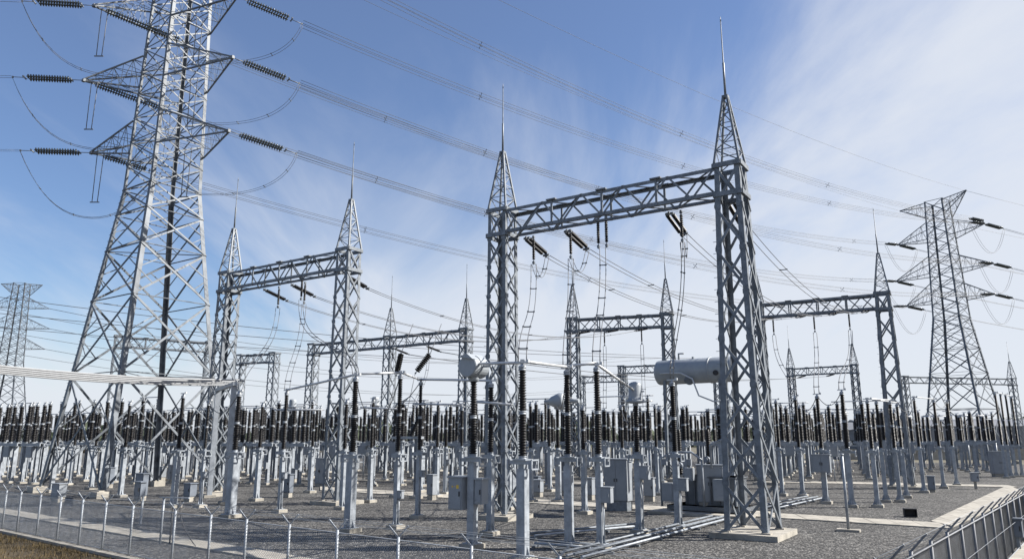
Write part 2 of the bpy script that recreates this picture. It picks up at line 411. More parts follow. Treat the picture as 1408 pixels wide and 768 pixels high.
# ---------------------------------------------------------------- transmission towers
def tower(label, c, ang, base_h, tips, leg_w=0.30, detail=True, ZT=41.0):
    """tips: list of (z, left tip, right tip) world xy"""
    t = thing('transmission_tower', label, 'transmission tower', (c[0], c[1], 0), ang, 'steel lattice transmission towers')
    inv = Matrix.Rotation(-ang, 4, 'Z')
    ZW = 22.0
    def hw(z): return base_h + (2.0 - base_h) * z / ZW if z <= ZW else 2.0 - 0.6 * (z - ZW) / (ZT - ZW)
    for sx, sy in ((-1, -1), (1, -1), (1, 1), (-1, 1)):
        mb = MB()
        z0 = 0.35
        for a, b, w_ in ((z0, ZW, leg_w), (ZW, ZT, leg_w * 0.8)):
            mb.angle((sx * hw(a), sy * hw(a), a), (sx * hw(b), sy * hw(b), b), w_, w_ * 0.14, (-sx, 0, 0), (0, -sy, 0))
        if sx == -1:
            for k in range(40):
                z = 2 + k * 0.5; h_ = hw(z); mb.bar((sx * h_, sy * h_, z), (sx * h_ - 0.16, sy * h_, z), 0.022)
        lg = mb.build('leg', TSTEEL, t)
        fb = MB(); h_ = hw(0); fb.box((sx * h_, sy * h_, 0.2), (0.9, 0.9, 0.4)); fb.box((sx * h_ * .995, sy * h_ * .995, 0.43), (0.5, 0.5, 0.06))
        fb.build('footing', CONC, lg)
    mb = MB()
    zs = [0.35, 8.0, 13.4, 17.2, 20.0, 22.0]
    for k in range(len(zs) - 1):
        a, b = zs[k], zs[k + 1]
        lattice(mb, quad(hw(a), hw(a), a), quad(hw(b), hw(b), b), 1, leg_w, 0.15 if k < 3 else 0.12, 'X', leg='none', redundant=detail)
        if k > 0:
            q = quad(hw(a), hw(a), a)
            for i in range(4): mb.bar(q[i], q[(i + 1) % 4], 0.11, 0.05, side=(0, 0, 1))
            if k in (1, 3): mb.bar(q[0], q[2], 0.06); mb.bar(q[1], q[3], 0.06)
    q = quad(hw(3.9), hw(3.9), 3.9)
    lb = mb.build('lower_bracing', TSTEEL, t)
    mb = MB(); n = round((ZT - ZW) / 1.9)
    lattice(mb, quad(2.0, 2.0, ZW), quad(hw(ZT), hw(ZT), ZT), n, leg_w, 0.10, 'X', leg='none', horiz=True)
    q = quad(2, 2, ZW)
    for i in range(4): mb.bar(q[i], q[(i + 1) % 4], 0.12, 0.06, side=(0, 0, 1))
    q = quad(hw(ZT), hw(ZT), ZT)
    for i in range(4): mb.bar(q[i], q[(i + 1) % 4], 0.12, 0.06, side=(0, 0, 1))
    mb.build('upper_bracing', TSTEEL, t)
    for i, (z, tl, tr) in enumerate(tips):
        top = i == len(tips) - 1
        for s_, tp in ((-1, tl), (1, tr)):
            p = inv @ (Vector((tp[0], tp[1], 0)) - Vector((c[0], c[1], 0))); p.z = z
            mb = MB()
            zu, zl = (z, z - 2.4) if top else (z + 2.7, z)
            hu, hl = hw(min(zu, ZT)), hw(zl)
            roots = [Vector((s_ * hl, -hl, zl)), Vector((s_ * hl, hl, zl)), Vector((s_ * hu, hu, zu)), Vector((s_ * hu, -hu, zu))]
            if s_ < 0: roots = [roots[1], roots[0], roots[3], roots[2]]
            tipq = [p + Vector((0, 0.06 * a, 0.05 * b)) for a, b in ((-1, -1), (1, -1), (1, 1), (-1, 1))]
            if s_ < 0: tipq = [tipq[1], tipq[0], tipq[3], tipq[2]]
            lattice(mb, roots, tipq, 6, 0.10, 0.045, 'Z', horiz=True, leg='bar')
            mb.box(p, (0.3, 0.2, 0.22))
            mb.build('cross_arm', TSTEEL, t)
    return t
T1c = (-26.75, 54.0); T1a = R(-35)
T1tips = [(25.0, (-32.2, 53.4), (-20.2, 49.3)), (30.5, (-32.9, 52.4), (-20.2, 48.9)), (35.6, (-31.6, 50.4), (-20.4, 49.2)), (41.6, (-32.0, 52.0), (-20.4, 49.2)), (47.5, (-30.4, 53.0), (-21.6, 50.0))]
tower('huge near steel lattice tower at the left, its top cut off by the frame', T1c, T1a, 4.3, T1tips, 0.32, ZT=47.5)
T2c = (68.6, 114.2); T2a = R(-53)
T2tips = [(24.8, (64.6, 119.4), (72.3, 109.0)), (29.2, (64.0, 120.6), (71.8, 107.6)), (34.8, (63.6, 118.0), (70.0, 105.6)), (40.8, (65.0, 118.6), (69.6, 108.2))]
tower('right hand steel lattice tower seen whole, standing behind the yard corner', T2c, T2a, 4.6, T2tips, 0.30)
T3c = (-121.0, 179.0); T3a = R(8)
T3tips = [(z, (T3c[0] - l * .99, T3c[1] - l * .14), (T3c[0] + l * .99, T3c[1] + l * .14)) for z, l in ((25, 7.0), (30, 7.5), (35, 6.8), (40.8, 4.6))]
tower('small distant steel lattice tower at the far left edge', T3c, T3a, 4.6, T3tips, 0.30, False)

# ---------------------------------------------------------------- insulator strings, conductors
def disc_profile(n, pitch, r, z0=0.0, rin=0.045):
    pr = []
    for i in range(n):
        z = z0 + i * pitch
        pr += [(rin, z), (r, z + pitch * 0.30), (r * 0.97, z + pitch * 0.42), (rin * 1.3, z + pitch * 0.62)]
    return pr + [(rin, z0 + n * pitch)]
def string_meshes(length, disc_r, pitch, twin):
    ax = (Vector((0, 1, 0)), Vector((0, 0, 1)), Vector((1, 0, 0)))
    lead = (0.95 if length > 4.5 else 0.6) if length > 3 else 0.2
    n = int((length - 2 * lead) / pitch)
    out = []
    for y in ((-twin, twin) if twin else (0,)):
        mb = MB(); mb.lathe(disc_profile(n, pitch, disc_r), 10, (lead, y, 0), ax, smooth=True)
        out.append(mb.mesh('disc_stack', GLASSD if length > 3 else PORC))
    mb = MB()
    for e_, s_ in ((0, 1), (length, -1)):
        mb = MB(); q = e_ + s_ * (lead - .1)
        mb.box((q, 0, 0), (0.07, max(twin * 2 + 0.12, .08), 0.1))
        for y in ((-twin, twin) if twin else (0,)): mb.bar((q, y, 0), (e_ + s_ * lead, y, 0), 0.045)
        mb.tube([(e_ - s_ * .02, 0, 0), (q, 0, 0)], 0.03, 6); mb.box((e_ + s_ * .05, 0, 0), (.1, .09, .12))
        out.append(mb.mesh('yoke_plate', STEEL))
    return out
SM = {'line': string_meshes(5.0, 0.18, 0.185, 0.22), 'long': string_meshes(7.2, 0.2, 0.185, 0.24),
      'tension': string_meshes(1.9, 0.10, 0.09, 0.13), 'suspend': string_meshes(1.45, 0.085, 0.085, 0.0), 'far': string_meshes(4.2, 0.17, 0.2, 0.2)}
SL = {'line': 5.0, 'long': 7.2, 'tension': 1.9, 'suspend': 1.45, 'far': 4.2}
def orient(o, p, d, roll_up=True):
    d = Vector(d).normalized(); y = UP.cross(d)
    if y.length < 1e-3: y = Vector(U)
    y.normalize(); z = d.cross(y)
    o.matrix_world = Matrix(((d.x, y.x, z.x, p[0]), (d.y, y.y, z.y, p[1]), (d.z, y.z, z.z, p[2]), (0, 0, 0, 1)))
def string(kind, p, d, label, group):
    t = thing('insulator_string', label, 'insulator string', group=group)
    for me in SM[kind]: mk('disc_stack' if me.name.startswith('disc') else 'yoke_plate', me, t)
    orient(t, p, d)
    return Vector(p) + Vector(d).normalized() * SL[kind]
def cat(a, b, sag, n):
    return [a.lerp(b, i / n) - UP * (4 * sag * (i / n) * (1 - i / n)) for i in range(n + 1)]
def conductor(label, a, b, sag, offs, r=0.02, n=26, group='overhead conductors', spacers=0, name='overhead_conductor', catg='power line', pts=None):
    t = thing(name, label, catg, a, 0, group)
    P = pts or cat(a, b, sag, n)
    side = (P[-1] - P[0]).cross(UP)
    side = side.normalized() if side.length > 0.05 else Vector(U)
    for ox, oz in offs:
        q = []
        for i, p in enumerate(P):
            f = 1.0
            q.append(p + side * ox + UP * oz - a)
        MB().tube(q, r, 4).build('wire', WIRE, t)
    for k in range(spacers):
        f = (k + 0.6) / spacers; i = min(len(P) - 2, int(f * (len(P) - 1)))
        p = P[i].lerp(P[i + 1], 0.5) - a; mb = MB()
        if len(offs) > 1:
            m_ = max(abs(o[0]) for o in offs); mz = max(abs(o[1]) for o in offs)
            mb.bar(p + side * (-m_ - .03) + UP * -mz, p + side * (m_ + .03) + UP * mz, 0.032)
            mb.bar(p + side * (-m_ - .03) + UP * (mz - .01), p + side * (m_ + .03) - UP * (mz + .01), 0.032)
            for o in offs: mb.box(p + side * o[0] + UP * o[1], (0.07, 0.07, 0.06))
            mb.build('spacer', STEEL, t)
    return t
QUAD = [(-.21, -.2), (.21, -.2), (-.21, .2), (.21, .2)]; TWIN = [(-.16, 0), (.16, 0)]
def bez(a, b, c, d, n=16):
    return [a * (1 - t) ** 3 + b * 3 * t * (1 - t) ** 2 + c * 3 * t * t * (1 - t) + d * t ** 3 for t in [i / n for i in range(n + 1)]]
lev = ['lowest', 'middle', 'upper', 'topmost']; sidn = ['left', 'right']
T0d = Vector((-.985, -.17, 0))
T5d = Vector((0.93, 0.36, 0.02)).normalized()
for i in range(3):
    z = T1tips[i][0]
    for s_ in (0, 1):
        p1 = Vector((*T1tips[i][1 + s_], z)); p2 = Vector((*T2tips[i][1 + s_], T2tips[i][0]))
        d = (p2 - p1).normalized(); nm = f'{lev[i]} {sidn[s_]} arm'
        da = d - UP * 0.13
        e1 = string('long' if (s_ == 0 and i) else 'line', p1, da, f'double disc string on the {nm} of the big near tower, pulling rightwards', 'strings on the big near tower')
        e2 = string('far', p2, -d - UP * 0.10, f'disc string on the {nm} of the right hand tower, pulling leftwards', 'strings on the right hand tower')
        conductor(f'four wire bundle between the two big towers, on their {nm}s', e1, e2, 3.4, QUAD, 0.016, 40, 'conductors between the two big towers', 4)
        # towards the left, off the frame
        if s_ == 1:
            inner = p1 + (Vector((T1c[0], T1c[1], z)) - p1) * .62 - UP * 3.6
            P = bez(e1, e1 - UP * 2.6 - (e1 - inner) * .1, inner + (e1 - inner) * .5 - UP * 2.0, inner, 20)
            conductor(f'jumper loop curving back under the {nm} of the big near tower', e1, inner, 0, TWIN, 0.018, 20, 'jumper loops on the big near tower', 4, 'jumper_cable', 'jumper cable', P)
        d0 = (T0d - UP * (0.01)).normalized()
        e0 = p1 if s_ else string('line', p1, d0 - UP * 0.02, f'double disc string on the {nm} of the big near tower, pulling leftwards', 'strings on the big near tower')
        far0 = e0 + T0d * 70 + UP * 3
        if s_ == 0: conductor(f'twin wires leaving the {nm} of the big near tower past the left edge', e0, far0, 2.0, TWIN, 0.018, 24, 'conductors leaving past the left edge', 3)
        mid = (e0 + e1) / 2
        sg = 4.6
        P = []
        for k in range(21):
            t_ = k / 20; p = e0.lerp(e1, t_); pull = (p1 - mid) * (4 * t_ * (1 - t_)) * 0.55
            drop = sg * (1 - abs(2 * t_ - 1) ** 2.2)
            P.append(p + Vector((pull.x, pull.y, 0)) - UP * drop)
        if s_ == 0: conductor(f'hanging jumper loop under the {nm} of the big near tower', e0, e1, 0, TWIN, 0.018, 20, 'jumper loops on the big near tower', 4, 'jumper_cable', 'jumper cable', P)
        # suspended jumper string under arm
        bs = p1 + (Vector((T1c[0], T1c[1], z)) - p1) * (0.62 if s_ else 0.12)
        tt = thing('jumper_support', f'slim pair of rods hanging under the {nm} of the big near tower', 'insulator rod', bs, 0, 'rods hanging under the big near tower arms')
        for o_ in (-.25, .25):
            mb = MB(); mb.tube([(o_, 0, 0), (o_ * .8, 0, -3.9)], 0.03, 6); mb.build('rod', WIRE, tt)
        mb = MB(); mb.bar((-.35, 0, -3.93), (.35, 0, -3.93), .07); mb.build('clamp_bar', STEEL, tt)
        # right hand tower, outgoing side
        e5 = string('far', p2, T5d - UP * 0.12, f'disc string on the {nm} of the right hand tower, pulling rightwards', 'strings on the right hand tower')
        conductor(f'twin wires leaving the {nm} of the right hand tower past the right edge', e5, e5 + T5d * 160 + UP * 0, 5.0, TWIN, 0.025, 24, 'conductors leaving past the right edge', 2)
        P = []
        for k in range(17):
            t_ = k / 16; p = e2.lerp(e5, t_); P.append(p - UP * (4.2 * (1 - abs(2 * t_ - 1) ** 2)))
        conductor(f'hanging jumper loop under the {nm} of the right hand tower', e2, e5, 0, TWIN, 0.022, 16, 'jumper loops on the right hand tower', 0, 'jumper_cable', 'jumper cable', P)
p1 = Vector((*T1tips[3][2], T1tips[3][0])); p2 = Vector((*T2tips[2][2], T2tips[2][0] + .35)); d = (p2 - p1).normalized()
e1 = string('line', p1, d - UP * .13, 'double disc string on the topmost right arm of the big near tower', 'strings on the big near tower')
e2 = string('far', p2, -d - UP * .10, 'disc string above the upper right arm tip of the right hand tower, pulling leftwards', 'strings on the right hand tower')
conductor('highest four wire bundle between the two big towers, entering at the top edge', e1, e2, 3.4, QUAD, 0.016, 40, 'conductors between the two big towers', 4)
for s_ in (0, 1):
    p1 = Vector((*T1tips[4][1 + s_], 47.5)); p2 = Vector((*T2tips[3][1 + s_], 40.8))
    conductor(f'thin single earth wire between the {sidn[s_]} peaks of the two big towers', p1, p2, 2.6, [(0, 0)], 0.016, 40, 'earth wires')
    conductor(f'thin single earth wire leaving the {sidn[s_]} peak of the right hand tower', p2, p2 + T5d * 160, 4.0, [(0, 0)], 0.02, 20, 'earth wires')
for i in range(3):
    for s_ in (0, 1):
        p = Vector((*T3tips[i][1 + s_], T3tips[i][0]))
        q = p + Vector((170, 95, -2))
        conductor(f'distant wires from the {lev[i]} {sidn[s_]} arm of the far left tower, running right', p, q, 7, TWIN, 0.035, 24, 'distant conductors at the left')
# a line crossing behind the substation
for k, (pa, ya, pb, yb, d1, d2) in enumerate(((60, 408, 700, 470, 120, 150), (60, 428, 760, 478, 122, 152), (60, 446, 800, 492, 124, 154), (560, 385, 1000, 440, 70, 90))[:3]):
    a = Vector(((pa - 704) / FOC * d1, d1, zat(pa, ya, d1))); b = Vector(((pb - 704) / FOC * d2, d2, zat(pb, yb, d2)))
    a = a + (a - b) * 0.3; b = b + (b - a) * 0.3
    conductor(f"{['uppermost', 'middle', 'lowest'][k]} of three wire pairs crossing far behind the big near tower legs", a, b, 2, TWIN, 0.03, 20, 'wire pairs crossing in the distance')

# gantry strings: phases on each beam
def frac(g, t): return g[0].lerp(g[-1], t)
gname = {'A': 'nearest gantry', 'B': 'left gantry', 'C': 'mid gantry', 'D': 'right gantry', 'E': 'three column gantry', 'G': 'small far gantry'}
ords = ['first', 'second', 'third', 'fourth']
def beam_pt(g, t, side):
    d = (g[-1] - g[0]).normalized(); n = Vector((-d.y, d.x, 0))
    return frac(g, t) + n * (0.52 * side) + UP * (GH - BH - 0.2)
def span(ga, gb, na, nb, ta, tb, sag, grp, r=0.018):
    for k, (x, y) in enumerate(zip(ta, tb)):
        p = beam_pt(ga, x, 1); q = beam_pt(gb, y, -1); d = (q - p).normalized()
        sl = 0.35 if (na in 'AB') else 0.3
        e1 = string('tension', p, d - UP * sl, f'dark double tension string under the beam of the {gname[na]}, {ords[k]} from the left', f'tension strings of the {gname[na]}')
        e2 = string('tension', q, -d - UP * 0.22, f'dark string reaching forward from the beam of the {gname[nb]}, {ords[k]} from the left', f'forward tension strings of the {gname[nb]}')
        conductor(f'twin wires from the {gname[na]} to the {gname[nb]}, {ords[k]} from the left', e1, e2, sag, TWIN, r, 26, grp, 3)
        yield e1, e2
ends = {}
ends['A'] = list(span(gA, gD, 'A', 'D', (0.09, 0.29, 0.74, 0.98), (0.12, 0.40, 0.64, 0.88), 1.3, 'wires between the nearest gantry and the right gantry'))
ends['B'] = list(span(gB, gC, 'B', 'C', (0.26, 0.5, 0.93), (0.2, 0.5, 0.8), 1.6, 'wires between the left gantry and the mid gantry'))
ends['E'] = list(span(gE, gG, 'E', 'G', (0.55, 0.75), (0.25, 0.7), 1.5, 'wires between the three column gantry and the far gantry', 0.022))
SM['thick'] = string_meshes(2.3, .27, .17, 0.0); SL['thick'] = 2.3
for pa, pb, w_ in (((552, 484), (545, 516), 'upright'), ((592, 485), (568, 517), 'slanted')):
    a = at_(*pa, 64.0); b = at_(*pb, 63.2)
    e = string('thick', a, (b - a).normalized(), f'thick {w_} dark ribbed insulator hanging below the three column gantry beam', 'thick insulators below the three column gantry')
    tp = Vector((a.x, a.y, 13.6)) + V * 1.5
    conductor(f'short wire holding the thick {w_} insulator below the three column gantry', tp, a, 0, [(0, 0)], .03, 4, 'wires holding the thick insulators', 0, 'jumper_cable', 'jumper cable')
    conductor(f'cable falling from the thick {w_} insulator below the three column gantry', e, e - UP * 3.5 - V * 1.0, .0, [(0, 0)], .03, 4, 'cables under the thick insulators', 0, 'jumper_cable', 'jumper cable')
susp = []
def hang(g, nm, t, side, k, two=False, grp=None):
    p = beam_pt(g, t, side)
    if two:
        for o_, w_ in ((-.2, 'left'), (.2, 'right')):
            e = string('suspend', p + U * o_, (0, 0, -1), f'{w_} one of the close pair of vertical disc strings under the {gname[nm]} beam', f'vertical strings under the {gname[nm]}')
        return e - U * .2
    return string('suspend', p, (0, 0, -1), f'slim vertical disc string under the beam of the {gname[nm]}, {ords[k]} from the left', f'vertical strings under the {gname[nm]}')
sA = [hang(gA, 'A', 0.13, 1, 0), hang(gA, 'A', 0.31, 1, 1), hang(gA, 'A', 0.50, -1, 2, True), hang(gA, 'A', 0.79, 1, 2)]
sB = [hang(gB, 'B', 0.40, 1, 0), hang(gB, 'B', 0.62, 1, 1), hang(gB, 'B', 0.70, -1, 2)]
sC = [hang(gC, 'C', 0.35, -1, 0), hang(gC, 'C', 0.74, -1, 1)]
sD = [hang(gD, 'D', 0.14, -1, 0), hang(gD, 'D', 0.47, -1, 1), hang(gD, 'D', 0.74, -1, 2)]
sE = [hang(gE, 'E', 0.58, -1, 0), hang(gE, 'E', 0.8, -1, 1)]
def dropper(label, a, b, grp, offs=((-.13, 0), (.13, 0)), r=0.018, sp=4, side=None):
    P = bez(a, a - UP * (a.z - b.z) * 0.55, b + UP * (a.z - b.z) * 0.25 + (a - b).normalized() * 0.4 + Vector(side or (0, 0, 0)), b)
    return conductor(label, a, b, 0, list(offs), r, 16, grp, sp, 'dropper_cable', 'cable', P)

# ---------------------------------------------------------------- switchyard equipment
def insulator_mesh(h, r, name='insulator', n=12, pitch=0.075, sections=2, taper=0.85, mt=None):
    mb = MB(); sec = h / sections; pr = []
    for s_ in range(sections):
        z0 = s_ * sec; k = max(4, int((sec - 0.16) / pitch)); p_ = (sec - 0.16) / k
        for i in range(k):
            z = z0 + 0.08 + i * p_; q = r * (1 - (1 - taper) * z / h)
            pr += [(q * 0.62, z), (q, z + p_ * 0.35), (q * 0.97, z + p_ * 0.48), (q * 0.64, z + p_ * 0.75)]
        pr += [(r * 0.55, z0 + sec - 0.08), (r * .55, z0 + sec)]
    mb.lathe([(r * .6, 0)] + pr, n)
    return mb.mesh(name, mt or PORC)
def flange_mesh(h, r, sections):
    pr = []
    for s_ in range(sections + 1):
        z = h * s_ / sections
        z = max(0.035, min(h - 0.035, z)); a, b = (z - 0.055, z + 0.055)
        if s_ == 0: a = 0.0
        if s_ == sections: b = h + 0.02
        pr += [(r * .3, a - .002), (r * .9, a), (r * .9, a + .03), (r * .78, a + .035), (r * .78, b - .035), (r * .9, b - .03), (r * .9, b), (r * .3, b + .002)]
    mb = MB(); mb.lathe(pr, 10)
    return mb.mesh('flange', ZINC)
def post_mesh(w_, h, conduit=True, style='box'):
    mb = MB()
    if style == 'box':
        mb.box((0, 0, h / 2 + .1), (w_, w_, h - .2))
    elif style == 'H':
        mb.box((-w_ / 2 + .01, 0, h / 2 + .1), (0.02, w_, h - .2)); mb.box((w_ / 2 - .01, 0, h / 2 + .1), (0.02, w_, h - .2)); mb.box((0, 0, h / 2 + .1), (w_ - .045, 0.02, h - .2))
    else:
        mb.tube([(0, 0, .2), (0, 0, h)], w_ / 2, 10)
    mb.box((0, 0, 0.17), (w_ + .22, w_ + .22, 0.03))
    for dx, dy in ((1, 0), (-1, 0), (0, 1), (0, -1)):    # base gussets
        a = Vector((dx, dy, 0)); n_ = Vector((-dy, dx, 0))
        o = a * (w_ / 2 + .001)
        pts = [o + n_ * -.01 + UP * .186, o + a * .1 + n_ * -.01 + UP * .186, o + a * .1 + n_ * .01 + UP * .186, o + n_ * .01 + UP * .186,
               o + n_ * -.01 + UP * .45, o + a * .01 + n_ * -.01 + UP * .45, o + a * .01 + n_ * .01 + UP * .45, o + n_ * .01 + UP * .45]
        mb.hexa(pts)
    for z in (h * .33, h * .62): mb.box((0, 0, z), (w_ + .012, w_ + .012, 0.025))
    return mb.mesh('post', ZINC)
def bracket_mesh(w_, big_):
    mb = MB(); k = 0.42 if big_ else 0.3
    mb.box((0, 0, -0.02), (w_ + .16, w_ + .16, 0.04))
    for y in (-.14, .14): mb.box((0, y, -0.10), (k * 2, 0.05, 0.12))
    # open square end frames
    for x in (-k, k):
        for a, b in (((x, -.2, -.3), (x, .2, -.3)), ((x, -.2, -.03), (x, .2, -.03)), ((x, -.2, -.3), (x, -.2, -.03)), ((x, .2, -.3), (x, .2, -.03))):
            mb.bar(a, b, 0.045, 0.045)
    return mb.mesh('bracket', ZINC)
def footing_mesh(w_):
    mb = MB(); mb.box((0, 0, 0.055), (w_ + .38, w_ + .38, 0.18))
    mb.box((0, 0, 0.15), (w_ + .33, w_ + .33, 0.012)); return mb.mesh('footing', CONC)
def cap_mesh():
    mb = MB(); mb.lathe([(.07, 0), (.11, .02), (.11, .06), (.05, .09), (.05, .16)], 8); mb.bar((-.22, 0, .17), (.22, 0, .17), 0.06, 0.05); mb.box((.2, 0, .2), (.08, .1, .1))
    return mb.mesh('terminal', ALU)
def ctrl_box_mesh(w_, h, d):
    mb = MB(); mb.box((0, 0, 0), (w_, d, h)); mb.box((0, 0, h / 2 + .012), (w_ + .05, d + .06, .022))
    mb.box((0, -d / 2 - .008, 0), (w_ - .06, .014, h - .06)); mb.box((w_ * .33, -d / 2 - .03, 0), (.025, .03, .12)); return mb.mesh('control_box', PAINT)
FOOT = footing_mesh(.3); CAP = cap_mesh(); BRK = bracket_mesh(.3, True); BRKS = bracket_mesh(.2, False)
CBOX = ctrl_box_mesh(.36, .5, .26); CBOXS = ctrl_box_mesh(.24, .3, .16)
_cache = {}
def cached(k, f):
    if k not in _cache: _cache[k] = f()
    return _cache[k]
def canister_mesh(r, h):
    mb = MB(); mb.lathe([(r * .7, 0), (r * 1.25, .03), (r * 1.25, .12), (r * .95, .16), (r * .9, .3), (r * .9, h - .14), (r * .8, h - .05), (r * .45, h), (0.05, h + .02)], 18)
    for k in range(12):
        a = k * math.pi / 6; mb.box((r * 1.15 * math.cos(a), r * 1.15 * math.sin(a), .14), (.04, .04, .05))
    mb.bar((0, 0, h * .55), (r * 1.3, 0, h * .55), .05); return mb.mesh('head_canister', TANKP)
def drum_mesh(r, l):
    ax = (Vector((1, 0, 0)), UP, Vector((0, -1, 0)))
    mb = MB(); mb.lathe([(r * .2, -.03), (r * .22, 0), (r * .96, .0), (r, .03), (r, l * .55), (r * 1.06, l * .55), (r * 1.06, l * .62), (r, l * .62), (r * .98, l * .97), (r * .9, l)], 26, (0, l / 2, r), ax, smooth=False)
    mb.lathe([(r * .5, -.1), (r * .4, .2)], 12, (0, 0, -0.02)); mb.bar((r * .9, 0, r), (r + .35, 0, r), .07); mb.bar((-r - .3, 0, r * 1.2), (-r * .9, 0, r * 1.2), .07)
    mb.hexa([Vector((-r * .7, -l * .62, r * 1.8)), Vector((r * .8, -l * .62, r * 1.6)), Vector((r * .8, l * .5, r * 1.6)), Vector((-r * .7, l * .5, r * 1.8)),
             Vector((-r * .7, -l * .62, r * 1.86)), Vector((r * .1, -l * .62, r * 2.14)), Vector((r * .1, l * .5, r * 2.14)), Vector((-r * .7, l * .5, r * 1.86))])
    return mb.mesh('head_drum', TANKP)
def bell_mesh(r, l):
    ax = (Vector((0, 1, 0)), UP, Vector((1, 0, 0)))
    mb = MB(); mb.lathe([(.1, 0), (.14, .25), (r * .55, l * .3), (r, l * .72), (r, l * .95), (r * .85, l)], 20, (-l * .6, 0, r * .8), ax)
    mb.tube([(l * .38, 0, r * .8), (l * 1.1, 0, r * .8)], .13, 10); mb.lathe([(r * .4, -.05), (r * .34, .3)], 12)
    return mb.mesh('head_bell', TANKP)
def equipment(kind, name, cat_, label, loc, rz, ztop, zb=3.05, r=0.15, w_=0.3, style='box', box=None, boxz=1.6, head=None, group=None, n=14, sections=2, pitch=0.08, bside=(1, 0), tilt=0):
    t = thing(name, label, cat_, loc, rz, group)
    mk('post', cached(('p', w_, round(zb, 1), style), lambda: post_mesh(w_, round(zb, 1) - .3, True, style)), t)
    mk('footing', cached(('f', w_), lambda: footing_mesh(w_)), t)
    zp = round(zb, 1) - .3
    br = mk('bracket', BRK if w_ >= .25 else BRKS, t); br.location = (0, 0, zp + .3)
    h = round(max(.8, ztop - zp - .3), 1)
    st = MB(); st.box((0, 0, -.15), (w_ * .7, w_ * .7, .34)); s_ = mk('pedestal', cached(('ped', w_), lambda: st.mesh('pedestal', ZINC)), t); s_.location = (0, 0, zp + .17)
    ins = mk('insulator', cached(('i', h, r, n, sections, pitch), lambda: insulator_mesh(h, r, n=n, sections=sections, pitch=pitch)), t); ins.location = (0, 0, zp + .3)
    mk('flange', cached(('fl', h, r, sections), lambda: flange_mesh(h, r, sections)), ins)
    if tilt: ins.rotation_euler = (0, tilt, 0)
    if head:
        hd = mk(head.name.split('.')[0], head, t); hd.location = (0, 0, zp + .3 + h)
    else:
        c_ = mk('terminal', CAP, t); c_.location = (h * math.sin(tilt), 0, zp + .3 + h * math.cos(tilt))
    if box:
        b_ = mk('control_box', box, t); bx_, by_ = bside
        bw_ = .18 if box is CBOX else .12
        b_.location = (bx_ * (w_ / 2 + bw_ - .005), by_ * (w_ / 2 + .13 - .005), boxz)
        mb = MB(); mb.tube([(bx_ * (w_ / 2 + .05), by_ * (w_ / 2 + .05), .12), (bx_ * (w_ / 2 + .05), by_ * (w_ / 2 + .05), boxz - .15)], .025, 6)
        mb.build('conduit', ZINC, t)
    return t, Vector(loc) + UP * (zp + .3 + h)
CAN = canister_mesh(.3, .85); CANS = canister_mesh(.34, .8); DRUM = drum_mesh(.39, .85); BELL = bell_mesh(.5, 1.3)
tops = {}
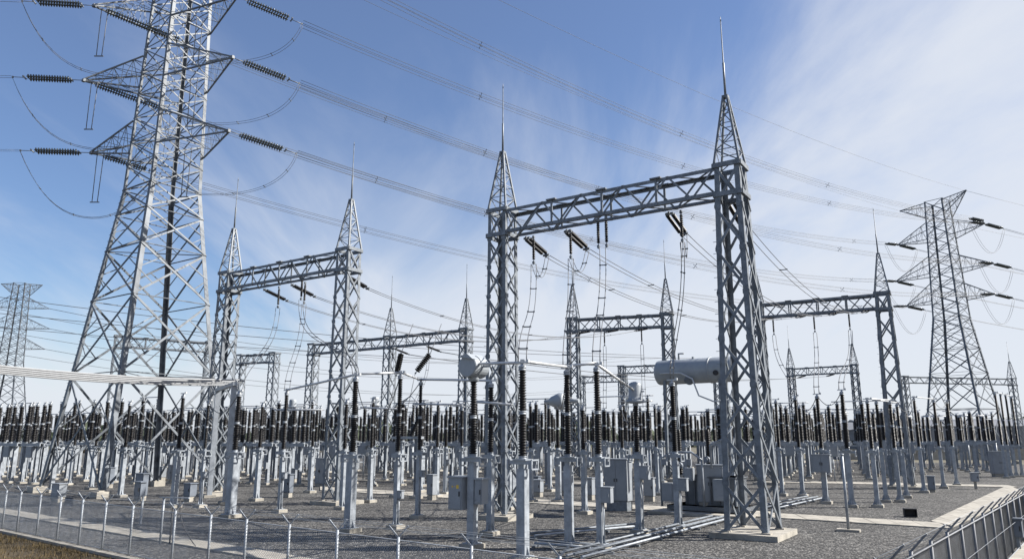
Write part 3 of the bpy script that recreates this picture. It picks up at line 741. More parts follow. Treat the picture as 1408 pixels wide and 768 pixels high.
# (key, px, base py, top py of dark part, label, options)
near = [
 ('p1', 480, 731, 521, 'thick bright square post in front of the left gantry column, with a tall black insulator', dict(r=.17, w_=.36)),
 ('p2', 544, 726, 519, 'slim flared post with a small white box, right of the thick bright square post', dict(w_=.2, box=CBOXS, boxz=1.35, r=.14)),
 ('p3', 674, 735, 530, 'slim grey post carrying a black insulator just behind the post with the yellow marked cabinet', dict(w_=.26, r=.15)),
 ('p3b', 574, 712, 528, 'slim post with a small white box midway, left of the yellow marked cabinet', dict(w_=.2, box=CBOXS, boxz=2.0, r=.12)),
 ('p4', 649, 753, 520, 'drum headed transformer on a post carrying the yellow marked cabinet', dict(w_=.3, r=.16, head=DRUM, name='current_transformer')),
 ('p6', 719, 772, 507, 'nearest tall ribbed insulator on a thick post, just right of the nearest gantry left column', dict(w_=.32, r=.16, n=18)),
 ('p7', 783, 753, 511, 'tall ribbed insulator left of the post with the white switch box', dict(w_=.28, r=.15, n=18)),
 ('p8', 826, 754, 506, 'tall ribbed insulator on the post with the white switch box and two pipes', dict(w_=.22, r=.15, n=18, box=CBOX, boxz=1.75)),
 ('p9', 880, 733, 553, 'transformer with a white upright canister head and a small box on its post', dict(w_=.26, r=.15, head=CAN, name='current_transformer', box=CBOX, boxz=2.3)),
 ('p10', 933, 726, 528, 'insulator post with a light grey box, left of the cabinet near the thickest column', dict(w_=.26, r=.16, box=CBOX, boxz=1.75)),
 ('p11', 238, 697, 545, 'insulator post standing under the right part of the big near tower', dict(w_=.3, r=.15)),
 ('p12', 316, 711, 541, 'broad bright post with insulator beside the right leg of the big near tower', dict(w_=.4, r=.17)),
 ('p13', 384, 704, 541, 'slim flared post with insulator between the big tower and the left gantry column', dict(w_=.2, r=.14, box=CBOXS, boxz=1.8)),
 ('p14', 275, 697, 556, 'thin insulator post with a small white box under the right leg of the big tower', dict(w_=.16, r=.11, box=CBOXS, boxz=1.7)),
 ('p15', 508, 690, 552, 'insulator post just right of the left gantry column foot', dict(w_=.26, r=.14)),
 ('p15b', 600, 683, 555, 'insulator post with footing slab behind the slim white boxed posts', dict(w_=.26, r=.13)),
 ('p16', 1172, 697, 541, 'leftmost tall leaning looking insulator on a grey post right of the cabinet on a post', dict(w_=.28, r=.16)),
 ('p17', 1136, 692, 546, 'insulator post bearing the large grey cabinet at the right of the thickest column', dict(w_=.3, r=.16)),
 ('p18', 1104, 682, 548, 'insulator post in the open gravel between the thickest column and the cabinet on a post', dict(w_=.26, r=.15)),
 ('p19', 1076, 681, 553, 'insulator post close behind the right edge of the thickest column', dict(w_=.24, r=.14)),
 ('p20', 1207, 697, 552, 'front left insulator of the tight cluster at the right of the yard', dict(w_=.24, r=.14)),
 ('p21', 1219, 690, 553, 'rear left insulator of the tight cluster at the right of the yard', dict(w_=.24, r=.14)),
 ('p22', 1238, 690, 553, 'front right insulator of the tight cluster at the right of the yard', dict(w_=.24, r=.14)),
 ('p23', 1247, 684, 556, 'rear right insulator of the tight cluster at the right of the yard', dict(w_=.24, r=.14)),
 ('p24', 1271, 677, 548, 'insulator post right of the tight cluster, beside a dark small cabinet', dict(w_=.26, r=.15)),
 ('p25', 1298, 671, 551, 'insulator post standing in front of the left leg of the right hand tower', dict(w_=.24, r=.15)),
 ('p26', 1316, 667, 553, 'last single insulator post before the cluster at the far right', dict(w_=.24, r=.15)),
 ('p27', 1384, 657, 541, 'first insulator of the close far right row by the grey cabinet', dict(w_=.24, r=.14)),
 ('p28', 1391, 656, 543, 'second insulator of the close far right row by the grey cabinet', dict(w_=.24, r=.14)),
 ('p29', 1398, 655, 544, 'third insulator of the close far right row by the grey cabinet', dict(w_=.24, r=.14)),
 ('p30', 1406, 655, 546, 'fourth insulator of the close far right row by the grey cabinet', dict(w_=.24, r=.14)),
 ('p31', 768, 690, 560, 'transformer with a wide horizontal bell shaped head behind the tall ribbed insulators', dict(w_=.3, r=.16, head=BELL, name='current_transformer')),
 ('p32', 512, 668, 558, 'transformer with a white bucket shaped head right of the left gantry column', dict(w_=.28, r=.16, head=CANS, name='current_transformer')),
 ('p33', 396, 664, 562, 'transformer with a pale bucket shaped head left of the left gantry column', dict(w_=.28, r=.16, head=CANS, name='current_transformer')),
 ('p34', 858, 690, 560, 'insulator post behind the big two door cabinet', dict(w_=.24, r=.14)),
 ('p35', 700, 700, 560, 'insulator post partly hidden behind the nearest gantry left column', dict(w_=.24, r=.14)),
 ('p36', 905, 680, 560, 'insulator post under the left end of the horizontal tank', dict(w_=.24, r=.14)),
 ('m1', 804, 706, 562, 'insulator post with footing between the two tall ribbed insulators, further back', dict(w_=.26, r=.15)),
 ('m2', 756, 675, 560, 'insulator post left of the bell shaped head', dict(w_=.26, r=.15)),
 ('m3', 426, 677, 566, 'insulator post just left of the left gantry right column foot', dict(w_=.28, r=.15)),
 ('m4', 612, 679, 561, 'insulator post behind the drum headed transformer, slightly leftwards', dict(w_=.26, r=.15, box=CBOXS, boxz=2.1)),
 ('m5', 352, 688, 558, 'insulator post right of the left gantry left column foot', dict(w_=.28, r=.15)),
 ('m6', 634, 671, 562, 'insulator post in the gap behind the yellow marked cabinet', dict(w_=.26, r=.15)),
 ('m7', 578, 676, 560, 'insulator post far behind the slim post with a white box midway', dict(w_=.26, r=.15)),
 ('m8', 470, 700, 553, 'slim insulator post close behind the thick bright square post', dict(w_=.24, r=.14)),
 ('m9', 730, 690, 556, 'insulator post between the nearest gantry left column and the bell shaped head', dict(w_=.26, r=.15)),
 ('m10', 165, 683, 556, 'insulator post just right of the big tower near leg', dict(w_=.28, r=.15)),
 ('m11', 70, 676, 556, 'insulator post left of the big tower left leg foot', dict(w_=.28, r=.15)),
 ('m12', 1010, 690, 556, 'insulator post seen through the thickest column', dict(w_=.26, r=.15)),
 ('p37', 125, 672, 560, 'insulator post left of the near leg of the big tower', dict(w_=.28, r=.14)),
 ('p38', 200, 668, 560, 'insulator post seen between the near and back legs of the big tower', dict(w_=.28, r=.14)),
 ('p39', 32, 660, 556, 'insulator post at the far left behind the fence', dict(w_=.28, r=.14)),
 ('p40', 96, 666, 554, 'insulator post just outside the left leg of the big tower', dict(w_=.28, r=.14)),
]
occupied = []
for key, px, by, ty, lab, o in near:
    p = gp(px, by); o = dict(o); nm = o.pop('name', 'post_insulator'); o['r'] = round(o.get('r', .15) * .92, 3); o['w_'] = round(o.get('w_', .3) * .9, 2)
    zt = zat(px, ty, p.y)
    zb = 3.05 if p.y > 26 else 2.95
    t, tp = equipment(key, nm, 'transformer' if nm == 'current_transformer' else 'insulator post', lab, p, ANG + random.uniform(-.03, .03), zt, zb, group='insulator posts in the front rows', **o)
    tops[key] = tp; occupied.append(p)

# leaning ribbed arms of an open switch
for k, (px, py, lean, word) in enumerate(((548, 517, .12, 'left'), (570, 516, .5, 'right'))):
    y = 42.0; x = (px - 704) / FOC * y * 1.0; z = zat(px, py, y); base = Vector((x, y, z))
# disconnector frame
def disconnector(label, px, by, group=None):
    p = gp(px, by); t = thing('disconnector_switch', label, 'switch', p, ANG, group)
    for x in (-.8, .8):
        o_ = mk('post', cached(('p', .24, 3.6, 'H'), lambda: post_mesh(.24, 3.6, True, 'H')), t); o_.location = (x, 0, 0)
        f = mk('footing', cached(('f', .24), lambda: footing_mesh(.24)), t); f.location = (x, 0, 0)
    mb = MB(); mb.box((0, 0, 3.68), (2.4, .3, .16)); mb.build('crossbeam', ZINC, t)
    for x, a in ((-.8, -.12), (.25, .5)):
        i_ = mk('insulator', cached(('i', 1.9, .17, 14, 1, .11), lambda: insulator_mesh(1.9, .17, n=14, sections=1, pitch=.13)), t)
        i_.location = (x, 0, 3.76); i_.rotation_euler = (0, a, 0)
    mb = MB(); mb.tube([(-1.05, 0, 5.72), (0.2, 0, 6.3), (1.2, 0, 5.5)], .04, 8); mb.build('contact_arm', ALU, t)
    return t
disconnector('open switch with two leaning ribbed insulators between left gantry and drum headed transformer', 558, 684)

# ---------------- dense rows further back
def zone(px, d=0):
    if px < 150: return 'left of the big near tower'
    if px < 310: return 'seen through the big near tower'
    if px < 455: return 'behind the left gantry beam'
    if px < 660: return 'between left and nearest gantries'
    if px < 860: return 'under the nearest beam, left half'
    if px < 1000: return 'under the nearest beam, right half'
    if px < 1180: return 'right of the thickest column'
    return 'before the right hand tower'
ORD = 'first second third fourth fifth sixth seventh eighth ninth tenth eleventh twelfth thirteenth fourteenth fifteenth sixteenth seventeenth eighteenth nineteenth twentieth'.split() + ['twenty ' + x for x in 'first second third fourth fifth sixth seventh eighth ninth'.split()] + ['thirtieth']
pending = {}
def later_label(o, key, px): pending.setdefault(key, []).append((px, o))
def give_labels():
    for (what, where), rows in pending.items():
        rows.sort(key=lambda r_: r_[0])
        for i, (px, o) in enumerate(rows):
            o['label'] = f'{ORD[i]} from left of {what} {where}' if len(rows) > 1 else f'the one {what[:-1]} {where}'
            o['group'] = f'{what} {where}'
    pending.clear()
def farproto(name, h, r, w_, head=None, box=None, cat_='insulator post', style='box', zb=3.4):
    t, _ = equipment('', name, cat_, 'x', (0, 0, 0), 0, zb + h, zb, r, w_, style, box, 1.7, head, None, 8, 2, .13)
    return Proto(t)
protos = [farproto('post_insulator', 3.0, .24, .28), farproto('post_insulator', 3.4, .23, .3, style='H'), farproto('post_insulator', 2.7, .26, .32, box=CBOX),
          farproto('surge_arrester', 3.4, .16, .24, style='tube', cat_='surge arrester'), farproto('current_transformer', 2.1, .21, .3, head=CANS, cat_='transformer')]
ring = MB(); ring.tube([(.42 * math.cos(a_ * math.pi / 8), .42 * math.sin(a_ * math.pi / 8), 0) for a_ in range(17)], .03, 6)
for a_ in (0, 2): ring.bar((-.42 + .0, 0, 0) if a_ == 0 else (0, -.42, 0), (.42, 0, 0) if a_ == 0 else (0, .42, 0), .03)
rg = mk('grading_ring', ring.mesh('grading_ring', ALU), protos[3].o); rg.location = (0, 0, 3.4 + 3.15)
def multi(name, cat_, kind):
    t = thing(name, 'x', cat_, (0, 0, 0)); zb = 3.2
    for x in (-.95, .95):
        q = mk('post', cached(('p', .24, 3.0, 'H'), lambda: post_mesh(.24, 3.0, True, 'H')), t); q.location = (x, 0, 0)
        f = mk('footing', cached(('f', .24), lambda: footing_mesh(.24)), t); f.location = (x, 0, 0)
    mb = MB(); mb.box((0, .16, 3.12), (3.0, .08, .2)); mb.box((0, -.16, 3.12), (3.0, .08, .2)); mb.box((0, 0, 3.24), (2.9, .36, .03)); mb.build('crossbeam', ZINC, t)
    h = 2.8 if kind else 3.1
    for x in (-1.15, 0, 1.15):
        i_ = mk('insulator', cached(('i', h, .22, 8, 2, .13), lambda: insulator_mesh(h, .22, n=8, sections=2, pitch=.13)), t); i_.location = (x, 0, 3.26)
        mk('flange', cached(('fl', h, .18, 2), lambda: flange_mesh(h, .18, 2)), i_)
        if kind == 0: c_ = mk('terminal', CAP, t); c_.location = (x, 0, 3.26 + h)
    if kind:
        mb = MB(); mb.tube([(-1.3, 0, 3.34 + h), (1.3, 0, 3.34 + h)], .05, 8); mb.build('contact_arm', ALU, t)
        mb = MB(); mb.box((.95, -.25, 1.5), (.34, .2, .5)); mb.build('drive_box', PAINT, t)
    else:
        mb = MB(); mb.box((0, 0, 2.55), (.9, .5, .9)); mb.box((0, -.26, 2.55), (.8, .02, .8)); mb.build('drive_cabinet', PAINT, t)
        mb = MB(); mb.tube([(0, .1, .02), (0, .1, 2.1)], .05, 6); mb.build('conduit', ZINC, t)
    return Proto(t)
protos += [multi('circuit_breaker', 'circuit breaker', 0), multi('disconnector_switch', 'switch', 1)]
kindw = ['double insulators on square posts', 'tall insulators on flanged posts', 'stout insulators with post boxes', 'ringed arresters on round posts', 'bucket headed transformers', 'three insulator circuit breakers', 'three insulator disconnector switches']
allg = [p for g in (gA, gB, gC, gD, gE, gG, gH) for p in g]
legs = [Vector((T1c[0], T1c[1], 0)) + U * (a * 4.3) + V * (b * 4.3) for a in (-1, 1) for b in (-1, 1)]
o0 = Vector((0, 50, 0)); cnt = 0
rowpat = [0, 5, 3, 6, 1, 5, 4, 2, 6, 3, 5, 1, 6, 0, 5, 3, 2, 6, 5, 1, 6, 0, 5, 3, 6]
from collections import Counter
cnts = Counter()
rows_top = {}
SPOTS = []
for j in range(-12, 26):
    vv = j * 4.7
    kd = rowpat[(j + 12) % len(rowpat)]
    for i in range(-48, 40):
        bay, ph = divmod(i, 3)
        uu = bay * 7.2 + ph * 2.1 + (j % 3) * 1.3
        if kd in (5, 6):
            if ph == 2: continue
            uu = bay * 7.2 + ph * 3.6 + 1.2 + (j % 3) * 1.3
        p = o0 + U * uu + V * vv
        if p.y < 44 or p.y > 125: continue
        px = pxof((p.x, p.y, 3.0)); py = 384 - FOC * ((-p.y * math.sin(TILT) + (0 - EYE) * math.cos(TILT)) / (p.y * math.cos(TILT) - EYE * math.sin(TILT)))
        if px < -25 or px > 1440: continue
        lim = 668 if px < 1000 else 663 + (px - 1000) * 0.0
        if px > 1260: lim = 652
        if 560 < px < 1000: lim = 669
        if py > lim or p.y > (104 if 250 < px < 1000 else 108): continue
        # keep clear of the right hand cross path corner
        if (p - Vector((rr0.x, rr0.y, 0))).dot(Vector((rdir.y, -rdir.x, 0))) > -9: continue
        if min((p - q).length for q in allg) < 2.4 or min((p - q).length for q in legs) < 1.6 or min((p - q).length for q in occupied) < 1.3: continue
        if (p - Vector((8, 41, 0))).length < 6: continue
        h = random.random()
        if h < 0.04 or cnts['p'] >= 255 and kd in (0, 1, 2): continue
        q = kd if kd > 4 or random.random() < .85 else random.choice([0, 1, 3])
        cnts['p' if q in (0, 1, 2) else q] += 1
        o_ = protos[q].put(p, ANG + random.uniform(-.02, .02), 'x')
        later_label(o_, (kindw[q], zone(px)), px)
        occupied.append(p); cnt += 1
        if q < 5: rows_top.setdefault((j, bay), []).append((p, (3.0, 3.4, 2.7, 3.4, 2.9)[q] + 3.4, q))
print('far equipment', cnt, cnts)
for pr in protos:
    if not pr.used: trash(pr.o)
# tubes joining the phases of some bays
nb = 0
for (j, bay), it in sorted(rows_top.items()):
    if len(it) < 2 or random.random() < .35: continue
    a, b = it[0], it[-1]; z = min(x[1] for x in it) + .2 - (0 if a[2] != 4 else .3)
    px = pxof((*a[0].xy, 5))
    t = thing('busbar', 'x', 'busbar', a[0] + UP * z, 0, 'x'); later_label(t, ('thin tubes joining insulator tops', zone(px)), px)
    d = b[0] - a[0]; e = d.normalized() * .5
    MB().tube([-e, d + e], .045, 6).build('tube', ALU, t); nb += 1
    mb = MB()
    for x in it:
        mb = MB(); mb.box(x[0] - a[0] - UP * .02, (.14, .14, .12)); mb.build('clamp', STEEL, t)
for (j, bay), it in sorted(rows_top.items()):
    if len(it) < 2 or random.random() < .4: continue
    a, b = it[0][0] + UP * 3.0 - V * .3, it[-1][0] + UP * 3.0 - V * .3; px = pxof((*a.xy, 3)); d = b - a; e = d.normalized() * .4
    t = thing('cross_channel', 'x', 'steel channel', a, 0, 'x'); later_label(t, ('cross beams joining post heads', zone(px)), px)
    mb = MB(); mb.bar(-e, d + e, .16, .1); mb.build('channel', ZINC, t)
    for k in range(len(it)):
        mb = MB(); mb.box(d * (k / (len(it) - 1)) + V * .0 + UP * -.14, (.22, .2, .24)); mb.build('terminal_box', PAINT, t)
give_labels(); print('busbars', nb)

# ---------------- bright tubes at the left, and short busbars between near posts
t = None
s0 = gp(-120, 489, 7.0); s1 = gp(330, 522, 7.0)
for k, w_ in enumerate(('nearest', 'second', 'middle', 'fourth', 'farthest')):
    off = V * 0 + Vector((-.55, .95, 0)) * (k * 1.15)
    a = s0 + off; b = s1 + off
    t = thing('busbar', f'{w_} of five long bright parallel tubes crossing the big tower legs', 'busbar', a, 0, 'long bright parallel tubes at the left')
    d = b - a; P = [d * (i / 12) - UP * (.25 * 4 * (i / 12) * (1 - i / 12)) for i in range(13)]
    e = d.normalized()
    P += [d + e * .35 - UP * .05]
    MB().tube(P, .05, 12).build('tube', GTUBE, t)
    mb = MB(); mb.box(P[12] , (.13, .13, .16)); mb.build('clamp', STEEL, t)
# supports of the tubes
for px_, nm in ((-118, 'beyond the left edge'), (322, 'beside the left gantry left column')):
    c0 = (s0 if px_ < 0 else s1 + (s0 - s1).normalized() * .4); a = Vector((c0.x, c0.y, 0)); b = a + Vector((-.55, .95, 0)) * 4.8
    rz = math.atan2((b - a).y, (b - a).x)
    t = thing('bus_support', f'goal post frame carrying the five bright tubes {nm}', 'support frame', a, rz, 'frames carrying the bright tubes')
    mb = MB(); mb.box((2.7, 0, 6.72), (6.4, .25, .2)); mb.build('crossbeam', ZINC, t)
    for x in (-.2, 5.6):
        mb = MB(); mb.box((x, 0, 3.36), (.28, .28, 6.5)); mb.build('leg', ZINC, t)
        f = mk('footing', cached(('f', .3), lambda: footing_mesh(.3)), t); f.location = (x, 0, 0)

def tube_between(label, pts, r=.05, grp='short bright tubes between front posts', nm='busbar'):
    a = Vector(pts[0]); t = thing(nm, label, 'busbar', a, 0, grp)
    MB().tube([Vector(p) - a for p in pts], r, 8).build('tube', ALU, t)
    mb = MB()
    for p in (pts[0], pts[-1]):
        mb = MB(); mb.box(Vector(p) - a, (.13, .13, .12)); mb.build('clamp', ALU, t); return t
def at(px, py, y): return Vector(((px - 704) / FOC * 1.0 * 0 + ray(px, py).x / ray(px, py).y * y, y, zat(px, py, y)))
tube_between('bright tube from the nearest ribbed insulator top to its right neighbour', [tops['p6'] + UP * .2, tops['p7'] + UP * .2])
tube_between('bright tube between the two tall ribbed insulator tops left of the canister head', [tops['p7'] + UP * .22, tops['p8'] + UP * .22])
tube_between('bright tube from the boxed post insulator top to the canister head', [tops['p8'] + UP * .18, tops['p9'] + UP * .5])
tube_between('bright tube running right from the slim flared post top near the left gantry', [tops['p13'] + UP * .18, tops['p1'] + UP * .2])
tube_between('bright tube between the thick bright post and the slim white boxed post', [tops['p1'] + UP * .22, tops['p2'] + UP * .18])
tube_between('bright tube from the drum head to the nearest ribbed insulator', [tops['p4'] + UP * .5, tops['p6'] + UP * .16])
tube_between('bright tube between the slim posts left of the drum head', [tops['p2'] + UP * .2, tops['p3b'] + UP * .18])
tube_between('bright tube joining the slim boxed post and the post behind the drum head', [tops['p3b'] + UP * .2, tops['p3'] + UP * .18])
tube_between('tube above the two rear insulators of the tight right cluster', [tops['p21'] + UP * .18, tops['p23'] + UP * .18], .04)
tube_between('tube above the two front insulators of the tight right cluster', [tops['p20'] + UP * .18, tops['p22'] + UP * .18], .04)
tube_between('tube above the close far right row of insulators', [tops['p27'] + UP * .18, tops['p30'] + UP * .18], .04)
tube_between('tube linking the insulator by the dark small cabinet to its right neighbour', [tops['p24'] + UP * .18, tops['p25'] + UP * .18], .04)
for k, (a, b, yy) in enumerate((((379, 563), (442, 563), 42), ((452, 554), (492, 556), 44), ((497, 560), (556, 562), 40), ((570, 555), (634, 556), 36), ((655, 552), (704, 556), 28))):
    tube_between(f"{['first', 'second', 'third', 'fourth', 'fifth'][k]} from the left of the bright tubes halfway up the front insulators", [at(*a, yy), at(*b, yy - .8)], .05, 'bright tubes halfway up the front insulators')
# droppers
dropper('twin dropper cable curving down beside the nearest gantry left column', sA[0], tops['p6'] + UP * .2, 'droppers of the nearest gantry')
dropper('twin dropper cable hanging from the second string of the nearest gantry', sA[1], tops['p7'] + UP * .2, 'droppers of the nearest gantry')
dropper('long straight twin dropper below the close pair of vertical strings', sA[2], tops['p8'] + UP * .2, 'droppers of the nearest gantry', sp=5)
dropper('twin dropper nearest to the thickest column, falling to the tank side', sA[3], gp(938, 727) * 0 + tops['p10'] + UP * .2, 'droppers of the nearest gantry')
for k, (s_, e) in enumerate(((sA[0], ends['A'][0][0]), (sA[1], ends['A'][1][0]), (sA[3], ends['A'][2][0]))):
    conductor(f'short slack jumper at the {ords[k]} phase of the nearest gantry', s_, e + (e - s_) * .0, .9, [(-.1, 0), (.1, 0)], .016, 12, 'slack jumpers of the nearest gantry', 2, 'jumper_cable', 'jumper cable')
dropper('twin dropper left of the left gantry right column', sB[1], tops['p13'] + UP * .2, 'droppers of the left gantry', r=.02)
dropper('twin dropper falling from the left part of the left gantry beam', sB[0], tops['p12'] + UP * .2, 'droppers of the left gantry', r=.02)
dropper('twin dropper falling along the left gantry right column', sB[2], tops['p1'] + UP * .2, 'droppers of the left gantry', r=.02)
dropper('twin dropper under the left string of the mid gantry', sC[0], Vector((sC[0].x - .5, sC[0].y - 3, 6.2)), 'droppers of the mid gantry', r=.022)
dropper('twin dropper under the right string of the mid gantry', sC[1], Vector((sC[1].x - .5, sC[1].y - 3, 6.2)), 'droppers of the mid gantry', r=.022)
for k, s_ in enumerate(sD):
    dropper(f'twin dropper under the beam right of the thickest column, {ords[k]} from the left', s_, (tops['p18'], tops['p17'], tops['p16'])[k] + UP * .2, 'droppers of the right gantry', r=.022)
for k, s_ in enumerate(sE):
    dropper(f'twin dropper under the three column gantry, {ords[k]} from the left', s_, Vector((s_.x - 1, s_.y - 3, 6.4)), 'droppers of the three column gantry', r=.025)

for a, b, sg, w_ in (('p1', 'p15', 1.0, 'from the thick bright square post back to the gantry foot post'), ('p3b', 'p32', .9, 'from the slim white boxed post back to the bucket headed transformer'),
                     ('p6', 'p35', 1.2, 'behind the nearest gantry left column, from the nearest ribbed insulator'), ('p7', 'p31', .8, 'from a tall ribbed insulator back to the bell shaped head'),
                     ('p9', 'p34', .9, 'from the canister head back over the big cabinet'), ('p10', 'p36', .8, 'from the grey boxed post to below the tank end'),
                     ('p16', 'p17', .7, 'between the two posts beside the plain pole'), ('p17', 'p18', .9, 'between the cabinet post and its left neighbour in open gravel'),
                     ('p18', 'p19', .7, 'between the two posts just right of the thickest column'), ('p12', 'p14', .8, 'from the broad bright post to the thin boxed post'),
                     ('p11', 'p38', .9, 'between two posts under the big near tower'), ('p40', 'p37', .7, 'between the posts left of the big tower near leg'),
                     ('p24', 'p23', .7, 'from the tight cluster to its right neighbour'), ('p25', 'p26', .6, 'between the last single posts before the far right'),
                     ('p33', 'p13', .9, 'from the pale bucket head to the slim flared post'), ('p2', 'p15', 1.3, 'from the slim boxed post to the gantry foot post')):
    conductor(f'slack black cable {w_}', tops[a] + UP * .12, tops[b] + UP * .12, sg, [(0, 0)], .022, 14, 'slack cables between front posts', 0, 'jumper_cable', 'jumper cable')
# ---------------- cabinets
def cabinet(label, loc, rz, w_, d, h, z0, plinth=True, marks=False, m=PAINT, group='control cabinets', legs_=False):
    t = thing('control_cabinet', label, 'cabinet', loc, rz, group)
    mb = MB(); mb.box((0, 0, z0 + h / 2), (w_, d, h)); mb.build('body', m, t)
    mb = MB(); mb.box((0, 0, z0 + h + .025), (w_ + .1, d + .1, .05)); mb.build('lid', m, t)
    n = 2 if w_ > .8 else 1
    for k in range(n):
        ww = (w_ - .06) / n; x = -w_ / 2 + .03 + ww * (k + .5)
        mb = MB(); mb.box((x, -d / 2 - .012, z0 + h / 2), (ww - .02, .02, h - .08)); dr = mb.build('door', m, t)
        mb = MB(); hx = x + (ww * .38 if (k == 0) else -ww * .38); mb.box((hx, -d / 2 - .04, z0 + h * .5), (.03, .035, .16)); mb.build('handle', BLACK, dr)
        mb = MB()
        for zz in (.2, .8): mb.box((x - (ww * .46 if k == 0 else -ww * .46), -d / 2 - .028, z0 + h * zz), (.025, .02, .1))
        mb.build('hinge', m, dr)
        if marks:
            mb = MB(); mb.box((x - .1, -d / 2 - .024, z0 + h * .72), (.06, .004, .05)); mb.box((x - .0, -d / 2 - .024, z0 + h * .73), (.03, .004, .03)); mb.box((x + .11, -d / 2 - .024, z0 + h * .72), (.1, .004, .12)); mb.build('sticker', YELL, dr)
    if plinth:
        mb = MB(); mb.box((0, 0, z0 / 2 - .01), (w_ * .9, d * .9, z0 - .02)); mb.build('plinth', CONC if not legs_ else STEEL, t)
    return t
def onpost(label, loc, rz, w_, d, h, z, marks=False, m=PAINT):
    t = cabinet(label, loc, rz, w_, d, h, z, False, marks, m, 'cabinets fixed to posts')
    return t
p = gp(852, 701); cabinet('big two door grey cabinet on a dark plinth behind the canister headed transformer', p, ANG, 1.25, .8, 2.05, .5, legs_=True)
p = gp(979, 705); cabinet('two door grey cabinet just left of the thickest column', p, ANG + .25, 1.25, .75, 1.75, .55)
p = gp(649, 753); cabinet('grey cabinet with yellow markings on the post under the drum head', p - V * .02 - U * .50 , ANG, .56, .62, 1.05, 1.25, False, True, PAINT, 'cabinets fixed to posts')
cabinet('narrow light cabinet on the right of the post under the drum head', p + U * .36 + V * .0, ANG, .30, .4, .8, 1.45, False, False, PAINT, 'cabinets fixed to posts')
p = gp(1136, 692); cabinet('square grey cabinet fixed high on a post right of the thickest column', p - V * .40, ANG, .95, .45, .95, 1.75, False, False, PAINT, 'cabinets fixed to posts')
p = gp(1376, 655); cabinet('tall pale cabinet beside the close far right insulator row', p, ANG + .3, 1.4, 1.0, 2.1, .3)
p = gp(1342, 672); t = cabinet('small pale box on a stub post in the gravel before the right hand tower', p, ANG + .2, .5, .4, .6, .55, False); mb = MB(); mb.box((0, 0, .28), (.16, .16, .54)); mb.build('stub_post', CONC, t)
p = gp(1282, 676); cabinet('small dark upright cabinet right of the tight insulator cluster', p, ANG, .45, .4, .9, .15, m=DPAINT)
p = gp(1253, 668); cabinet('light grey cabinet behind the tight insulator cluster', p, ANG, .6, .5, 1.1, .3)
p = gp(1398, 738); t = cabinet('grey box on a short post outside the right fence', gp(1402, 757), R(-40), .34, .26, .55, .45, False, False, DPAINT); mb = MB(); mb.box((0, 0, .22), (.1, .1, .46)); mb.build('stub_post', STEEL, t)
p = gp(188, 720); t = cabinet('small blue grey box on a fence side post near the big tower leg', p, ANG, .42, .25, .6, 1.15, False, False, DPAINT); mb = MB(); mb.box((0, .17, .9), (.07, .07, 1.8)); mb.build('stub_post', ZINC, t)
p = gp(442, 668); cabinet('grey cabinet at the foot of the left gantry right column', p, ANG, .9, .6, 1.9, .2)
mr = random.Random(5); mk_ = 0
for k in range(400):
    if mk_ >= 26: break
    px = mr.uniform(20, 1240); by = mr.uniform(655, 690); q = gp(px, by)
    if min((q - o_).length for o_ in occupied) < 1.2 or min((q - o_).length for o_ in allg) < 2.6 or min((q - o_).length for o_ in legs) < 1.8: continue
    if by > 676 and px > 1000: continue
    w_ = mr.choice([.45, .6, .8]); t = cabinet('x', q, ANG, w_, mr.choice([.35, .45]), mr.uniform(.7, 1.25), .3, group=None, m=mr.choice([PAINT, DPAINT, PAINT])); t.name = 'marshalling_box'
    later_label(t, ('low marshalling boxes', zone(px)), px); occupied.append(q); mk_ += 1
give_labels()
# black box on gravel
p = gp(1252, 710); t = thing('cable_pit_box', 'small open black box lying on the gravel inside the path corner', 'box', p, ANG + .2)
mb = MB()
for c_, d_ in (((0, 0, .03), (.55, .4, .04)), ((0, 0, .37), (.55, .4, .04)), ((-.26, 0, .2), (.03, .4, .3)), ((.26, 0, .2), (.03, .4, .3)), ((0, .185, .2), (.49, .03, .3))): mb.box(c_, d_)
mb.build('shell', BLACK, t)
# marker post
p = gp(1167, 730); t = thing('marker_post', 'thin plain pole on a flat base plate in front of the concrete path', 'pole', p, ANG)
mb = MB(); zt = zat(1158, 625, p.y); mb.tube([(0, 0, .08), (0, 0, zt)], .055, 10); mb.build('pole', ZINC, t)
mb = MB(); mb.lathe([(.08, 0), (.08, .05), (.02, .07)], 10, (0, 0, zt - .01)); mb.build('cap', ZINC, t)
mb = MB(); mb.box((0, 0, .04), (.85, .42, .1)); mb.build('base_plate', CONC, t)

# ---------------- power transformer with horizontal tank
tl = at(905, 512, 39.5); tr_ = at(1012, 507, 37.0)
ctr = (tl + tr_) / 2; ax_ = (tr_ - tl); ln = ax_.length; rz = math.atan2(ax_.y, ax_.x)
t = thing('power_transformer', 'power transformer with a long horizontal grey tank left of the thickest column', 'transformer', (ctr.x, ctr.y, 0), rz)
axx = (Vector((0, 1, 0)), UP, Vector((1, 0, 0))); zc_ = ctr.z; r_ = .64
mb = MB(); mb.lathe([(.05, -.06), (r_ * .75, -.03), (r_ * .97, .06), (r_, .12), (r_, ln - .12), (r_ * .97, ln - .06), (r_ * .75, ln + .03), (.05, ln + .06)], 28, (-ln / 2, 0, zc_), axx)
for x in (.9, 2.9): mb.lathe([(r_ + .001, 0), (r_ + .03, .01), (r_ + .03, .07), (r_ + .001, .08)], 28, (-ln / 2 + x, 0, zc_), axx)
cons = mb.build('conservator_tank', TANKP, t)
mb = MB(); mb.lathe([(.24, 0), (.24, .06), (.18, .065), (.18, .12)], 16, (-ln / 2 + 1.9, -.45, zc_ - .5), (Vector((1, 0, 0)), Vector((0, .6, -.8)) * -1, Vector((0, -.8, -.6)))); mb.build('manhole_cover', DPAINT, cons)
